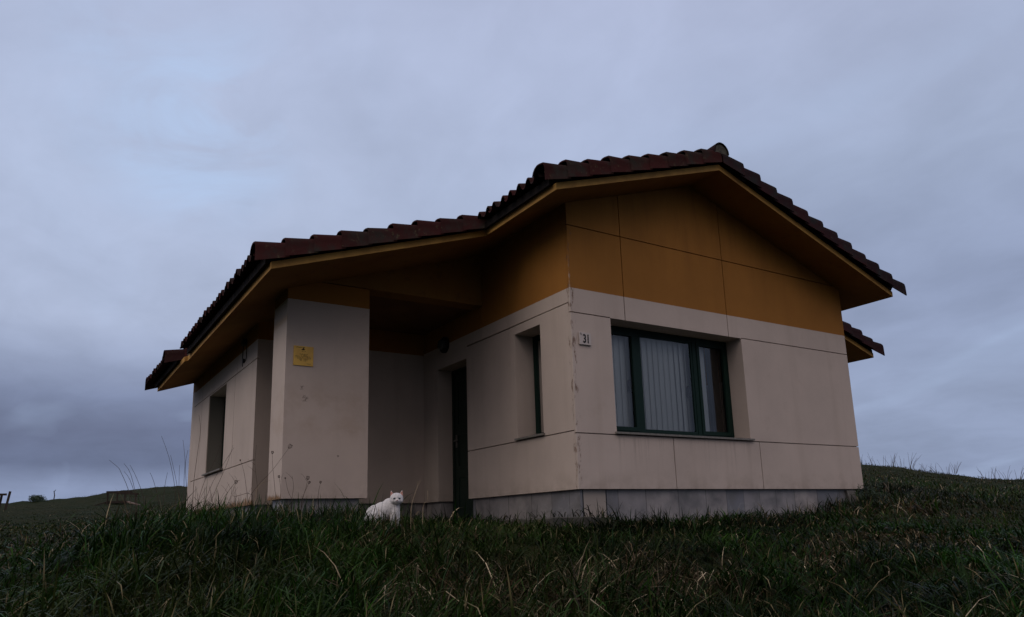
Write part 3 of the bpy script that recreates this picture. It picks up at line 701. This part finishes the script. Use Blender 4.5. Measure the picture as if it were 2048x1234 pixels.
# ------------------------------------------------------------------ cat
def ellipsoids(lst, voxel, name, mat, parent, loc, sub=2):
    bm = bmesh.new()
    for c_, r, rot in lst:
        bmesh.ops.create_icosphere(bm, subdivisions=3, radius=1, matrix=Matrix.Translation(c_) @ Matrix.Rotation(R(rot[2]), 4, 'Z') @ Matrix.Rotation(R(rot[1]), 4, 'Y') @ Matrix.Rotation(R(rot[0]), 4, 'X') @ Matrix.Diagonal((*r, 1)))
    me = bpy.data.meshes.new(name); bm.to_mesh(me); bm.free(); tmp = bpy.data.objects.new('tmp', me); C.objects.link(tmp)
    m = tmp.modifiers.new('r', 'REMESH'); m.mode = 'VOXEL'; m.voxel_size = voxel
    s = tmp.modifiers.new('s', 'SMOOTH'); s.factor = .5; s.iterations = 5
    bpy.context.view_layer.update(); dg = bpy.context.evaluated_depsgraph_get(); me2 = bpy.data.meshes.new_from_object(tmp.evaluated_get(dg)); bpy.data.objects.remove(tmp)
    me2.materials.clear(); me2.materials.append(mat); o = bpy.data.objects.new(name, me2); C.objects.link(o); o.parent = parent
    for p in me2.polygons: p.use_smooth = True
    return o
# cat frame: +x' along the view's right, +y' towards the camera, z up; head turned to the camera
cat = empty('cat', (-2.17, -.02, -.332), 'white cat crouched in the grass before the porch, looking at the viewer', 'cat')
cat.rotation_euler = (0, 0, R(-23+0))     # local x = screen right, local -y = towards the camera
body = [((-.080, .01, .094), (.092, .074, .102), (0, -8, 0)),      # rump / haunch
        ((-.02, .01, .135), (.105, .068, .085), (0, -14, 0)),      # back
        ((.050, 0, .168), (.078, .060, .086), (0, -34, 0)),        # shoulders
        ((.082, -.012, .185), (.046, .046, .07), (0, 12, 0)),      # neck
        ((.100, -.035, .240), (.059, .052, .054), (0, 0, 0)),      # skull
        ((.103, -.072, .222), (.028, .026, .020), (0, 0, 0)),      # muzzle
        ((.080, -.058, .222), (.030, .026, .024), (0, 0, 0)), ((.126, -.058, .222), (.030, .026, .024), (0, 0, 0)),  # cheeks
        ((.103, -.068, .203), (.018, .016, .012), (0, 0, 0)),      # chin
        ((.085, -.022, .120), (.046, .044, .070), (0, 0, 0)),      # chest
        ((.066, -.042, .065), (.022, .024, .075), (0, 4, 0)), ((.112, -.030, .068), (.021, .023, .078), (0, -6, 0)),  # front legs
        ((.064, -.062, .008), (.022, .030, .016), (0, 0, 0)), ((.120, -.052, .008), (.021, .030, .016), (0, 0, 0)),   # paws
        ((-.085, -.045, .075), (.068, .036, .070), (0, 0, 0)), ((-.045, -.062, .016), (.055, .022, .020), (0, 0, 0)),  # hind leg, hind foot
        ((-.165, -.01, .055), (.035, .018, .022), (0, 50, 0)), ((-.178, -.030, .025), (.022, .018, .018), (0, 0, 40)), ((-.155, -.060, .018), (.035, .017, .016), (0, 0, -20))]
for sx in (-1, 1):      # ears as part of the body shape
    for q in range(6):
        f = q/5; body.append(((.100+sx*(.036+.012*f), -.030, .272+.033*f), (.019*(1-f)+.004, .008, .012), (0, 0, 0)))
ellipsoids(body, .0055, 'body', M['fur'], cat, None)
for sx in (-1, 1):
    bm = bmesh.new(); v = [bm.verts.new(p) for p in ((.100+sx*.017, -.0445, .276), (.100+sx*.056, -.042, .268), (.100+sx*.050, -.040, .309))]
    w_ = [bm.verts.new((p.co.x, p.co.y+.004, p.co.z)) for p in v]; bm.faces.new(v); bm.faces.new(w_[::-1])
    for i in range(3): bm.faces.new((v[i], v[(i+1) % 3], w_[(i+1) % 3], w_[i]))
    e = obj('ear', bm, M['pink'], None); e.parent = cat
    bm = bmesh.new(); bmesh.ops.create_uvsphere(bm, u_segments=12, v_segments=8, radius=1, matrix=Matrix.Translation((.102+sx*.022, -.0850, .243)) @ Matrix.Rotation(R(sx*14), 4, 'Y') @ Matrix.Diagonal((.0115, .008, .0060, 1)))
    e = obj('eye', bm, M['eye'], None); e.parent = cat
bm = bmesh.new(); bmesh.ops.create_uvsphere(bm, u_segments=10, v_segments=8, radius=1, matrix=Matrix.Translation((.104, -.098, .224)) @ Matrix.Diagonal((.0065, .005, .0045, 1)))
e = obj('nose', bm, M['nose'], None); e.parent = cat

# ------------------------------------------------------------------ grass: mesh blades
def blades(n, dmin, dmax, az0, az1, lmin, lmax, wid, seed, power=1.0, keep=None, dry=.16):
    g = np.random.default_rng(seed)
    u = g.random(n); d = (dmin**(2-power)+u*(dmax**(2-power)-dmin**(2-power)))**(1/(2-power)) if power != 2 else dmin*(dmax/dmin)**u
    az = np.radians(az0+(az1-az0)*g.random(n))
    x = CAM.x+d*np.sin(az); y = CAM.y+d*np.cos(az)
    # pull roots together into tufts
    cx, cy = np.floor(x/.17), np.floor(y/.17)
    ox = _tab[(cx.astype(int)) % 256, (cy.astype(int)) % 256]; oy = _tab[(cx.astype(int)+91) % 256, (cy.astype(int)+37) % 256]
    pull = np.where(g.random(n) < .6, .62, 0.)*np.clip(12/d, 0, 1)
    x = x*(1-pull)+((cx+ox)*.17)*pull; y = y*(1-pull)+((cy+oy)*.17)*pull
    m = np.ones(n, bool)
    foot = ((x > .0) & (x < W+.02) & (y > .0) & (y < 8.5)) | ((x > -2.5) & (x < 6.45) & (y > 3.65) & (y < 8.45)) | ((x > 4.9) & (x < 6.45) & (y > 1.25) & (y < 8.45)) \
        | ((x > -2.52) & (x < -1.6) & (y > 1.93) & (y < 2.45)) | ((x > -1.62) & (x < .05) & (y > 1.87) & (y < 3.75))
    strip = (x > -.64) & (x < .06) & (y > -.44) & (y < 1.9)
    m &= ~foot & (~strip | (g.random(n) < .05))
    if keep is not None: m &= keep(x, y, g)
    x, y, d, az = x[m], y[m], d[m], az[m]; n = len(x)
    z = ground(x, y)-.01
    z = np.where((x > -.64) & (x < .06) & (y > -.44) & (y < 1.9), -.29, z)
    hn = fbm(x*.9+3, y*.9+8); hn2 = fbm(x*4+1, y*4); tall = np.clip((hn-.28)*2.6, 0, 1)*.62+np.clip((hn2-.25)*2, 0, 1)*.38
    L = (lmin+(lmax-lmin)*tall)*g.uniform(.55, 1.15, n)
    drn = fbm(x*.75+31, y*.75+12); right = np.clip((np.degrees(az)-22)/30, 0, 1)
    pd = np.clip(dry*(.35+.7*right)+np.clip((drn-.55)*5, 0, .5), 0, .7)
    isdry = g.random(n) < pd
    phi0 = fbm(x*.45+50, y*.45+20)*4*np.pi; phi = phi0+g.normal(0, 1.5, n)
    bend = np.clip(g.normal(.80, .38, n), .05, 1.6); bend = np.where((g.random(n) < .38) & (d < 9), g.uniform(1.15, 1.75, n), bend); bend = np.where(isdry, bend+.25, bend); L = np.where(bend > 1.15, L*1.25, L)
    L = L*(1-.5*np.clip((np.degrees(az)-22)/10, 0, 1)*np.clip((d-4.6)/1.4, 0, 1)*np.clip((14-d)/4, 0, 1))*(1-.45*np.clip((6-np.degrees(az))/6, 0, 1)*np.clip((d-4.5)/2, 0, 1)); L = np.where((d > 9) & (az < .3), L*.6, L); L = np.where((y > .95) & (x > -3.2) & (x < -.5), L*.6, L)
    w = wid*g.uniform(.5, 1.45, n)*np.where(isdry, .7, 1); w = w*np.clip(d/7, .75, 2.2)
    ts = np.array([0, .28, .55, .8, 1.0]); K = len(ts)
    # arc: angle from vertical grows along the blade
    th = bend[:, None]*(.25+1.75*ts[None, :]**1.4)
    seg = np.diff(ts)
    hx = np.zeros((n, K)); hz = np.zeros((n, K))
    for k in range(1, K):
        tm = (th[:, k]+th[:, k-1])/2; hx[:, k] = hx[:, k-1]+L*seg[k-1]*np.sin(tm); hz[:, k] = hz[:, k-1]+L*seg[k-1]*np.cos(tm)
    cxp, sxp = np.cos(phi), np.sin(phi)
    tw = g.normal(0, .9, n)     # blade facing
    wx = -np.sin(phi+tw); wy = np.cos(phi+tw)
    wk = np.array([.75, 1, .85, .55, .04])
    px_ = x[:, None]+hx*cxp[:, None]; py_ = y[:, None]+hx*sxp[:, None]; pz_ = z[:, None]+hz
    gmin = z[:, None]+.004; pz_ = np.maximum(pz_, gmin)
    off = (w[:, None]*wk[None, :]/2)
    V = np.empty((n, K, 2, 3), np.float32)
    V[:, :, 0, 0] = px_-off*wx[:, None]; V[:, :, 0, 1] = py_-off*wy[:, None]; V[:, :, 0, 2] = pz_
    V[:, :, 1, 0] = px_+off*wx[:, None]; V[:, :, 1, 1] = py_+off*wy[:, None]; V[:, :, 1, 2] = pz_
    # colour
    patch = np.clip(.25+2.6*(fbm(x*1.3+21, y*1.3+33)-.3), .28, 1.6)
    gcol = np.array([.0145, .043, .0040])[None]*patch[:, None]*(g.uniform(.5, 1.35, (n, 1))**1.6)*np.where(g.random((n, 1)) < .10, 1.9, 1)*(1+np.stack([g.normal(0, .14, n), g.normal(0, .05, n), g.normal(0, .12, n)], -1))
    yel = np.clip((fbm(x*.6+70, y*.6)-.45)*4, 0, 1)*g.random(n); gcol = gcol*(1-yel[:, None])+np.array([.052, .060, .017])[None]*yel[:, None]
    far_ = np.clip((d-12)/20, 0, 1)[:, None]; gcol = gcol*(1-far_)+far_*(gcol*.45+np.array([.036, .036, .015])*.55)
    dcol = np.array([.095, .062, .032])[None]*(g.uniform(.25, 1.25, (n, 1))**1.5); bright = isdry & (g.random(n) < .10); dcol = np.where(bright[:, None], np.array([.60, .47, .31])[None]*g.uniform(.6, 1.1, (n, 1)), dcol); w = np.where(bright, w*1.35, w)
    col = np.where(isdry[:, None], dcol, gcol)*.9
    tipdry = (g.random(n) < .07)
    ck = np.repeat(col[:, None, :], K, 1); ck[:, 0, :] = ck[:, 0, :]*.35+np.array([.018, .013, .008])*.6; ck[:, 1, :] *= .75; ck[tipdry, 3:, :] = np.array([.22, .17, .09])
    ck = np.repeat(ck[:, :, None, :], 2, 2)
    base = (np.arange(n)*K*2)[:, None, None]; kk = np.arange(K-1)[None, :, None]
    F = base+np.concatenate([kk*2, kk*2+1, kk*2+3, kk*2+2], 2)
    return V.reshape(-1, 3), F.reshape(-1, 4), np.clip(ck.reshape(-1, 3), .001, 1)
def build_grass(parts, name, label):
    Vs, Fs, Cs = [], [], []; o_ = 0
    for V, F, c_ in parts: Vs.append(V); Fs.append(F+o_); Cs.append(c_); o_ += len(V)
    V = np.concatenate(Vs); F = np.concatenate(Fs).astype(np.int32); c_ = np.concatenate(Cs)
    me = bpy.data.meshes.new(name); me.vertices.add(len(V)); me.vertices.foreach_set('co', V.ravel().astype(np.float32))
    me.loops.add(F.size); me.loops.foreach_set('vertex_index', F.ravel()); me.polygons.add(len(F))
    me.polygons.foreach_set('loop_start', np.arange(0, F.size, 4, dtype=np.int32)); me.polygons.foreach_set('loop_total', np.full(len(F), 4, np.int32))
    me.update(calc_edges=True)
    a = me.attributes.new('col', 'FLOAT_COLOR', 'POINT'); a.data.foreach_set('color', np.concatenate([c_, np.ones((len(c_), 1))], 1).astype(np.float32).ravel())
    me.materials.append(M['grass']); o = bpy.data.objects.new(name, me); C.objects.link(o); return stuff(o, label, 'grass')
gm = bpy.data.materials.new('grass_blade'); gm.use_nodes = True; gn = gm.node_tree.nodes; gl = gm.node_tree.links
pb_ = gn['Principled BSDF']; at = gn.new('ShaderNodeAttribute'); at.attribute_name = 'col'; gl.new(at.outputs['Color'], pb_.inputs['Base Color'])
pb_.inputs['Roughness'].default_value = .42; pb_.inputs['Specular IOR Level'].default_value = .09
tl = gn.new('ShaderNodeBsdfTranslucent'); gl.new(at.outputs['Color'], tl.inputs[0]); mx = gn.new('ShaderNodeMixShader'); mx.inputs[0].default_value = .15
gl.new(pb_.outputs[0], mx.inputs[1]); gl.new(tl.outputs[0], mx.inputs[2]); gl.new(mx.outputs[0], gn['Material Output'].inputs[0]); M['grass'] = gm
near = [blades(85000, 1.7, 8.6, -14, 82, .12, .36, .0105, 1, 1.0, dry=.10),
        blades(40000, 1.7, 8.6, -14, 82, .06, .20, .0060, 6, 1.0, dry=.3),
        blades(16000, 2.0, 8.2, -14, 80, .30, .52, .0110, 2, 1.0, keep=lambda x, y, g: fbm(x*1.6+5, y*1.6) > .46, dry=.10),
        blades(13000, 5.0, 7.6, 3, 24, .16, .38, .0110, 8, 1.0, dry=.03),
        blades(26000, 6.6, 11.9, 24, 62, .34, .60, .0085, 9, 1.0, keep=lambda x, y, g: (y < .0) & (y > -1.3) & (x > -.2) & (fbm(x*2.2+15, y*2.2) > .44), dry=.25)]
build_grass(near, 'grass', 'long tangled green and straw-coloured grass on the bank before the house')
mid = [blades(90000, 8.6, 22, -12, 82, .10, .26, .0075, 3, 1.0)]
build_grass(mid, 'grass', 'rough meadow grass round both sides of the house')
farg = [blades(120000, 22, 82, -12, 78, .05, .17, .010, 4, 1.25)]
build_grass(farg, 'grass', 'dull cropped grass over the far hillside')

# ------------------------------------------------------------------ dry stalks
def stalk(pts, label, r=.0028, umbel=0, branch=0, mat='stem', group='dry stalks in front of the porch and left wall', name='dry_stalk', cat_='dry plant'):
    b = Vector(pts[0]); b.z = float(ground(b.x, b.y))-.03
    root = empty(name, b, label, cat_, group)
    P_ = [b]+[Vector(p) for p in pts]
    if (P_[1]-P_[0]).length < .04: P_.pop(1)
    Q = []
    for i in range(len(P_)-1):
        p0 = P_[max(i-1, 0)]; p1 = P_[i]; p2 = P_[i+1]; p3 = P_[min(i+2, len(P_)-1)]
        for s in (0, .34, .67):
            Q.append(.5*((2*p1)+(p2-p0)*s+(2*p0-5*p1+4*p2-p3)*s*s+(3*p1-p0-3*p2+p3)*s**3))
    Q.append(P_[-1])
    bm = bmesh.new(); tube(bm, Q, r, r*.45, 5)
    if branch:
        for k in range(branch):
            q = Q[int(len(Q)*(.45+.4*random.random()))]; d = Vector((random.uniform(-1, 1), random.uniform(-.5, .5), random.uniform(.5, 1.2))).normalized()*random.uniform(.05, .12)
            tube(bm, [q, q+d*.5+Vector((0, 0, .006)), q+d], r*.5, r*.25, 4)
    obj('stem', bm, M[mat], root)
    if umbel:
        bm = bmesh.new(); top = Q[-1]; ax_ = (Q[-1]-Q[-3]).normalized(); e1 = ax_.orthogonal().normalized(); e2 = ax_.cross(e1)
        for k in range(16):
            a = k*2.4; rr = umbel*(.35+.65*(k/16)**.5)
            dv = (e1*math.cos(a)+e2*math.sin(a))
            p2 = top+ax_*umbel*.75+dv*rr*.75; p3 = top+ax_*umbel*1.35+dv*rr*.55
            tube(bm, [top, top+ax_*umbel*.25+dv*rr*.45, p2, p3], r*.35, r*.3, 3)
            bmesh.ops.create_icosphere(bm, subdivisions=1, radius=r*.9, matrix=Matrix.Translation(p3))
        obj('flower_head', bm, M[mat], root)
    return root
random.seed(5)
G_S = 'tall bare grass stems against the sky left of the house'
for lab, pts in (('leftmost tall bare stem, arching over to the left', [(-3.911, 2.672, -.05), (-3.948, 2.675, .133), (-4.031, 2.683, .317), (-4.063, 2.686, .37), (-4.153, 2.693, .448)]),
                 ('straight stem second from the left against the sky', [(-3.856, 2.666, -.025), (-3.935, 2.674, .291), (-4.01, 2.681, .412)]),
                 ('short leaning stem just under the second one from the left', [(-3.868, 2.667, .002), (-3.941, 2.675, .238), (-4.004, 2.681, .328)]),
                 ('stem third of the left cluster, leaning left', [(-3.78, 2.658, -.026), (-3.87, 2.668, .238), (-3.952, 2.676, .397)]),
                 ('short stem with a drooping seed halfway to the house', [(-3.646, 2.641, -.028), (-3.709, 2.649, .211), (-3.755, 2.655, .318)]),
                 ('tallest bare stem, leaning left, just left of the house corner', [(-3.479, 2.618, -.057), (-3.508, 2.622, .184), (-3.58, 2.632, .481), (-3.669, 2.644, .715)]),
                 ('stem beside the tallest one, a little shorter', [(-3.44, 2.612, -.058), (-3.496, 2.62, .238), (-3.567, 2.63, .509)]),
                 ('upright tall stem nearest the far corner of the house', [(-3.4, 2.606, -.059), (-3.417, 2.608, .237), (-3.42, 2.609, .455), (-3.453, 2.614, .675)]),
                 ('curving stem that crosses the upright one by the house corner', [(-3.361, 2.599, -.059), (-3.397, 2.605, .237), (-3.413, 2.608, .428), (-3.396, 2.605, .565)]),
                 ('short stem leaning right in the gap between the stem clusters', [(-3.607, 2.636, -.029), (-3.601, 2.635, .184), (-3.585, 2.633, .319)]),
                 ('long thin stem in front of the left end of the side wall', [(-3.315, 2.591, -.087), (-3.318, 2.592, .237), (-3.296, 2.588, .566), (-3.283, 2.586, .79), (-3.307, 2.59, .958)]),
                 ('short upright stem between the two tall clusters by the corner', [(-3.446, 2.613, -.031), (-3.464, 2.615, .184), (-3.471, 2.617, .4)])):
    stalk(pts, lab, .0033, 0, 0, 'stem', G_S, 'grass_stem', 'grass stem')
for lab, pts, um, br, mt in (('long slanting dry stalk with a dark closed head in front of the pier', [(-3.172, .727, -.103), (-3.116, .714, .037), (-2.976, .679, .207), (-2.847, .643, .403)], .030, 0, 'stem'),
                 ('dry stalk with a pale spiky head on the pier side face', [(-2.831, 1.054, -.095), (-2.857, 1.061, .142), (-2.877, 1.066, .309), (-2.88, 1.067, .391)], .020, 0, 'stem'),
                 ('forked brownish stalk low on the pier side face', [(-2.80, 1.053, -.095), (-2.79, 1.056, .03), (-2.80, 1.061, .12), (-2.81, 1.053, .16)], .018, 1, 'stem'),
                 ('pinkish open umbel, left of a pair before the pier front', [(-2.664, .798, -.106), (-2.629, .787, .055), (-2.618, .784, .125)], .026, 1, 'stem'),
                 ('small umbel close under the open one before the pier front', [(-2.668, .799, -.115), (-2.649, .793, -.014), (-2.605, .788, .09)], .018, 0, 'stem'),
                 ('dark round umbel, right one before the pier front', [(-2.529, .756, -.132), (-2.519, .752, .007), (-2.505, .75, .09)], .017, 0, 'stem'),
                 ('thin stalk with a tiny head at the left of the pier front', [(-2.719, .815, -.128), (-2.78, .832, .011), (-2.81, .841, .137)], .010, 0, 'stem'),
                 ('headless thin stalk before the left part of the pier front', [(-2.755, .825, -.104), (-2.738, .82, .057), (-2.754, .825, .164)], 0, 1, 'stem'),
                 ('upright brown stalk in the gap between pier and side wall', [(-2.898, 1.484, -.079), (-2.905, 1.486, .094), (-2.937, 1.494, .319), (-2.931, 1.492, .52)], 0, 2, 'stem'),
                 ('pale forked straw stalk low in the gap beside the pier', [(-2.95, 1.40, -.08), (-2.93, 1.41, .05), (-2.90, 1.42, .12), (-2.80, 1.42, .16)], 0, 2, 'straw'),
                 ('bowed dark stalk with a cup-shaped head before the side wall', [(-2.948, 1.497, .021), (-3.107, 1.533, .008), (-3.127, 1.537, .048), (-3.108, 1.533, .131)], .026, 0, 'stem'),
                 ('branching dark stalk before the side wall', [(-3.239, 1.561, -.072), (-3.177, 1.548, .048), (-3.109, 1.533, .146), (-3.069, 1.525, .17)], 0, 4, 'stem'),
                 ('thin pale stalk with a tiny crown before the side wall joint', [(-2.98, 1.512, -.1), (-3.012, 1.512, .12), (-3.041, 1.518, .269), (-3.072, 1.525, .359)], .010, 0, 'stem'),
                 ('long fine stalk leaning right under the side window', [(-3.329, 1.578, -.07), (-3.251, 1.563, .171), (-3.191, 1.551, .344), (-3.149, 1.542, .518)], 0, 1, 'stem'),
                 ('long fine stalk leaning right, starting left of the side window', [(-3.393, 1.59, -.117), (-3.317, 1.576, .147), (-3.206, 1.554, .368), (-3.138, 1.54, .493)], 0, 2, 'stem'),
                 ('leftmost long fine stalk crossing the side window', [(-3.405, 1.795, -.062), (-3.35, 1.786, .185), (-3.268, 1.77, .386), (-3.229, 1.763, .539)], 0, 2, 'stem'),
                 ('pale dry grass stem with forked tip right of the cat', [(-2.045, -.292, -.195), (-2.018, -.304, -.069), (-1.991, -.317, .016), (-1.999, -.313, .042)], 0, 1, 'straw'),
                 ('pale bent straw stem further right of the cat', [(-1.953, -.335, -.177), (-1.918, -.352, -.123), (-1.917, -.352, -.029)], 0, 0, 'straw')):
    stalk(pts, lab, .0026, um, br, mt)

# thicket of fine dead stems at the foot of the side wall
root = empty('dead_weed', (-3.25, 1.7, -.2), 'thicket of fine dead stems at the foot of the left side wall', 'dead weeds')
bm = bmesh.new(); random.seed(12)
for k in range(46):
    x = random.uniform(-3.45, -2.95); y = random.uniform(1.5, 2.1); z = float(ground(x, y)); h = random.uniform(.18, .42); lx = random.uniform(-.12, .18); ly = random.uniform(-.08, .08)
    p = [(x, y, z), (x+lx*.3, y+ly*.3, z+h*.5), (x+lx, y+ly, z+h)]; tube(bm, p, .0020, .001, 4)
    if random.random() < .6: tube(bm, [p[1], (p[1][0]+random.uniform(-.06, .06), p[1][1], p[1][2]+random.uniform(.04, .1))], .0012, .0007, 3)
obj('stem', bm, M['stem'], root)

# ------------------------------------------------------------------ shrub at the right corner
def leafy(bm, c_, r, n, size):
    for k in range(n):
        u = Vector((random.gauss(0, 1), random.gauss(0, 1), random.gauss(0, 1))).normalized()*(random.random()**.45)
        p = Vector(c_)+Vector((u.x*r[0], u.y*r[1], u.z*r[2])); d = Vector((random.uniform(-1, 1), random.uniform(-1, 1), random.uniform(-.2, 1))).normalized(); a = d.orthogonal().normalized()
        s = size*random.uniform(.6, 1.3); q = [bm.verts.new(p), bm.verts.new(p+d*s*.5+a*s*.22), bm.verts.new(p+d*s), bm.verts.new(p+d*s*.5-a*s*.22)]; bm.faces.new(q)
sh = empty('small_shrub', (5.05, -.08, -.3), 'low dark leafy shrub against the right-hand corner of the house', 'shrub')
random.seed(9); bm = bmesh.new()
for k in range(22):
    leafy(bm, (4.98+random.gauss(0, .17), -.10+random.gauss(0, .07), -.20+random.uniform(0, .16)), (.07, .07, .07), 55, .035)
for (dx, h) in ((-.32, .10), (-.14, .17), (-.05, .12), (.0, .22), (.10, .13), (.20, .19), (-.22, .13)):
    leafy(bm, (5.02+dx, -.12, -.05+h*.5), (.018, .018, h*.55), 30, .03)
obj('foliage', bm, M['leaf'], sh)
bm = bmesh.new()
for k in range(9): a = random.uniform(-.25, .25); tube(bm, [(5.03+a*.2, -.1, -.34), (5.03+a, -.12, -.02)], .005, .002, 4)
obj('stem', bm, M['stem'], sh)

# ------------------------------------------------------------------ far things
def dtuft(x, y, n, h, spread, lab, seed):
    random.seed(seed); z = float(ground(x, y)); root = empty('dead_tuft', (x, y, z), lab, 'dead tuft', 'bare dead tufts along the right-hand skyline')
    bm = bmesh.new()
    for k in range(n):
        bx = random.uniform(-1, 1)*spread*.5; a = random.uniform(-.5, .5)+bx*.35; hh = h*random.uniform(.5, 1)
        px2, py2 = x+bx*.35, y-bx*.9
        tube(bm, [(px2, py2, z-.05), (px2+a*.15*hh, py2-a*.4*hh, z+hh*.5), (px2+a*.4*hh, py2-a*1.0*hh, z+hh)], .010, .004, 3)
    obj('stem', bm, M['stem'], root)
dtuft(33.253, 17.715, 12, .75, 1.0, 'bare dead tuft on the skyline right beside the house wall', 1)
dtuft(33.962, 16.552, 24, .85, 1.6, 'largest bare dead tuft on the right skyline', 2)
dtuft(34.704, 15.241, 9, .5, .9, 'small bare dead tuft midway along the right skyline', 3)
dtuft(35.02, 14.651, 15, .6, 1.3, 'wide thin dead tuft midway along the right skyline', 4)
dtuft(36.101, 12.452, 20, .75, 1.7, 'dead tuft furthest right on the skyline', 5)
def fz(x, y): return float(ground(x, y))
random.seed(8)
bx, by = -4.373, 66.0; z = fz(bx, by); b = empty('far_bush', (bx, by, z), 'small rounded bush on the left skyline', 'bush')
bm = bmesh.new()
for k in range(14): leafy(bm, (bx+random.gauss(0, .28), by+random.gauss(0, .3), z+.05+random.uniform(-.1, .3)), (.35, .4, .22), 130, .12)
obj('foliage', bm, M['leaf'], b)
bm = bmesh.new(); tube(bm, [(bx, by, z-.1), (bx, by, z+.5)], .05, .02); obj('stem', bm, M['stem'], b)
bx, by = -3.2, 67.7; z = fz(bx, by); bm = bmesh.new(); tube(bm, [(bx, by, z-.2), (bx+.03, by, z+.35), (bx-.04, by, z+.7)], .05, .035, 6); tube(bm, [(bx, by, z+.66), (bx+.08, by, z+.80)], .03, .02, 5)
tag(obj('wooden_stake', bm, M['timber']), 'thin crooked stake standing on the left skyline', 'stake')
# timber frame with ramps
def beam(name, a, b_, w, h, mat, parent):
    a = Vector(a); b_ = Vector(b_); d = (b_-a).normalized(); s = Vector((-d.y, d.x, 0)); s = s.normalized() if s.length > 1e-4 else Vector((1, 0, 0)); u = d.cross(s)
    bm = bmesh.new(); A = [bm.verts.new(a+s*i*w/2+u*j*h/2) for i, j in ((-1, -1), (1, -1), (1, 1), (-1, 1))]; B = [bm.verts.new(b_+s*i*w/2+u*j*h/2) for i, j in ((-1, -1), (1, -1), (1, 1), (-1, 1))]
    bm.faces.new(A); bm.faces.new(B[::-1])
    for i in range(4): bm.faces.new((A[i], A[(i+1) % 4], B[(i+1) % 4], B[i]))
    return obj(name, bm, mat, parent)
fxc, fyc = -.95, 38.5; z = fz(fxc, fyc); fr_ = empty('wooden_ramp_bridge', (fxc, fyc, z), 'low weathered timber frame with a plank ramp on each side, far left hillside', 'wooden ramp')
HT = .86; z -= .14
for dx, dy in ((-.62, 0), (.42, 0), (.05, 1.1), (1.2, 1.2)): beam('post', (fxc+dx, fyc+dy, z-.25), (fxc+dx, fyc+dy, z+HT-.07), .10, .10, M['timber'], fr_)
beam('top_rail', (fxc-.72, fyc, z+HT), (fxc+.85, fyc, z+HT+.03), .14, .13, M['timber'], fr_)
beam('top_rail', (fxc-.05, fyc+1.1, z+HT), (fxc+1.4, fyc+1.2, z+HT-.05), .12, .11, M['timber'], fr_)
beam('platform', (fxc-.68, fyc+.5, z+.30), (fxc+.60, fyc+.5, z+.30), 1.0, .12, M['timber'], fr_)
beam('ramp', (fxc-.70, fyc+.5, z+.29), (fxc-1.9, fyc+.5, z-.05), 1.0, .06, M['timber'], fr_); r_ = beam('ramp', (fxc+.62, fyc+.5, z+.34), (fxc+1.85, fyc+.1, z-.02), 1.0, .06, M['plank'], fr_); r_['label'] = 'paler plank ramp'
fr_.scale = (.78, .78, .9)
fxc, fyc = -6.15, 35.6; z = fz(fxc, fyc); fr2 = empty('wooden_hurdle', (fxc, fyc, z), 'part of a timber frame with two posts at the left edge', 'hurdle')
beam('post', (fxc+.36, fyc, z-.2), (fxc+.50, fyc, z+.85), .10, .10, M['timber'], fr2); beam('post', (fxc+.10, fyc+.4, z-.2), (fxc+.18, fyc+.4, z+.68), .10, .10, M['timber'], fr2)
beam('top_rail', (fxc-1.9, fyc+.2, z+.70), (fxc+.38, fyc+.2, z+.72), .14, .09, M['timber'], fr2)
beam('post', (fxc-1.8, fyc+.2, z-.2), (fxc-1.8, fyc+.2, z+.65), .10, .10, M['timber'], fr2)
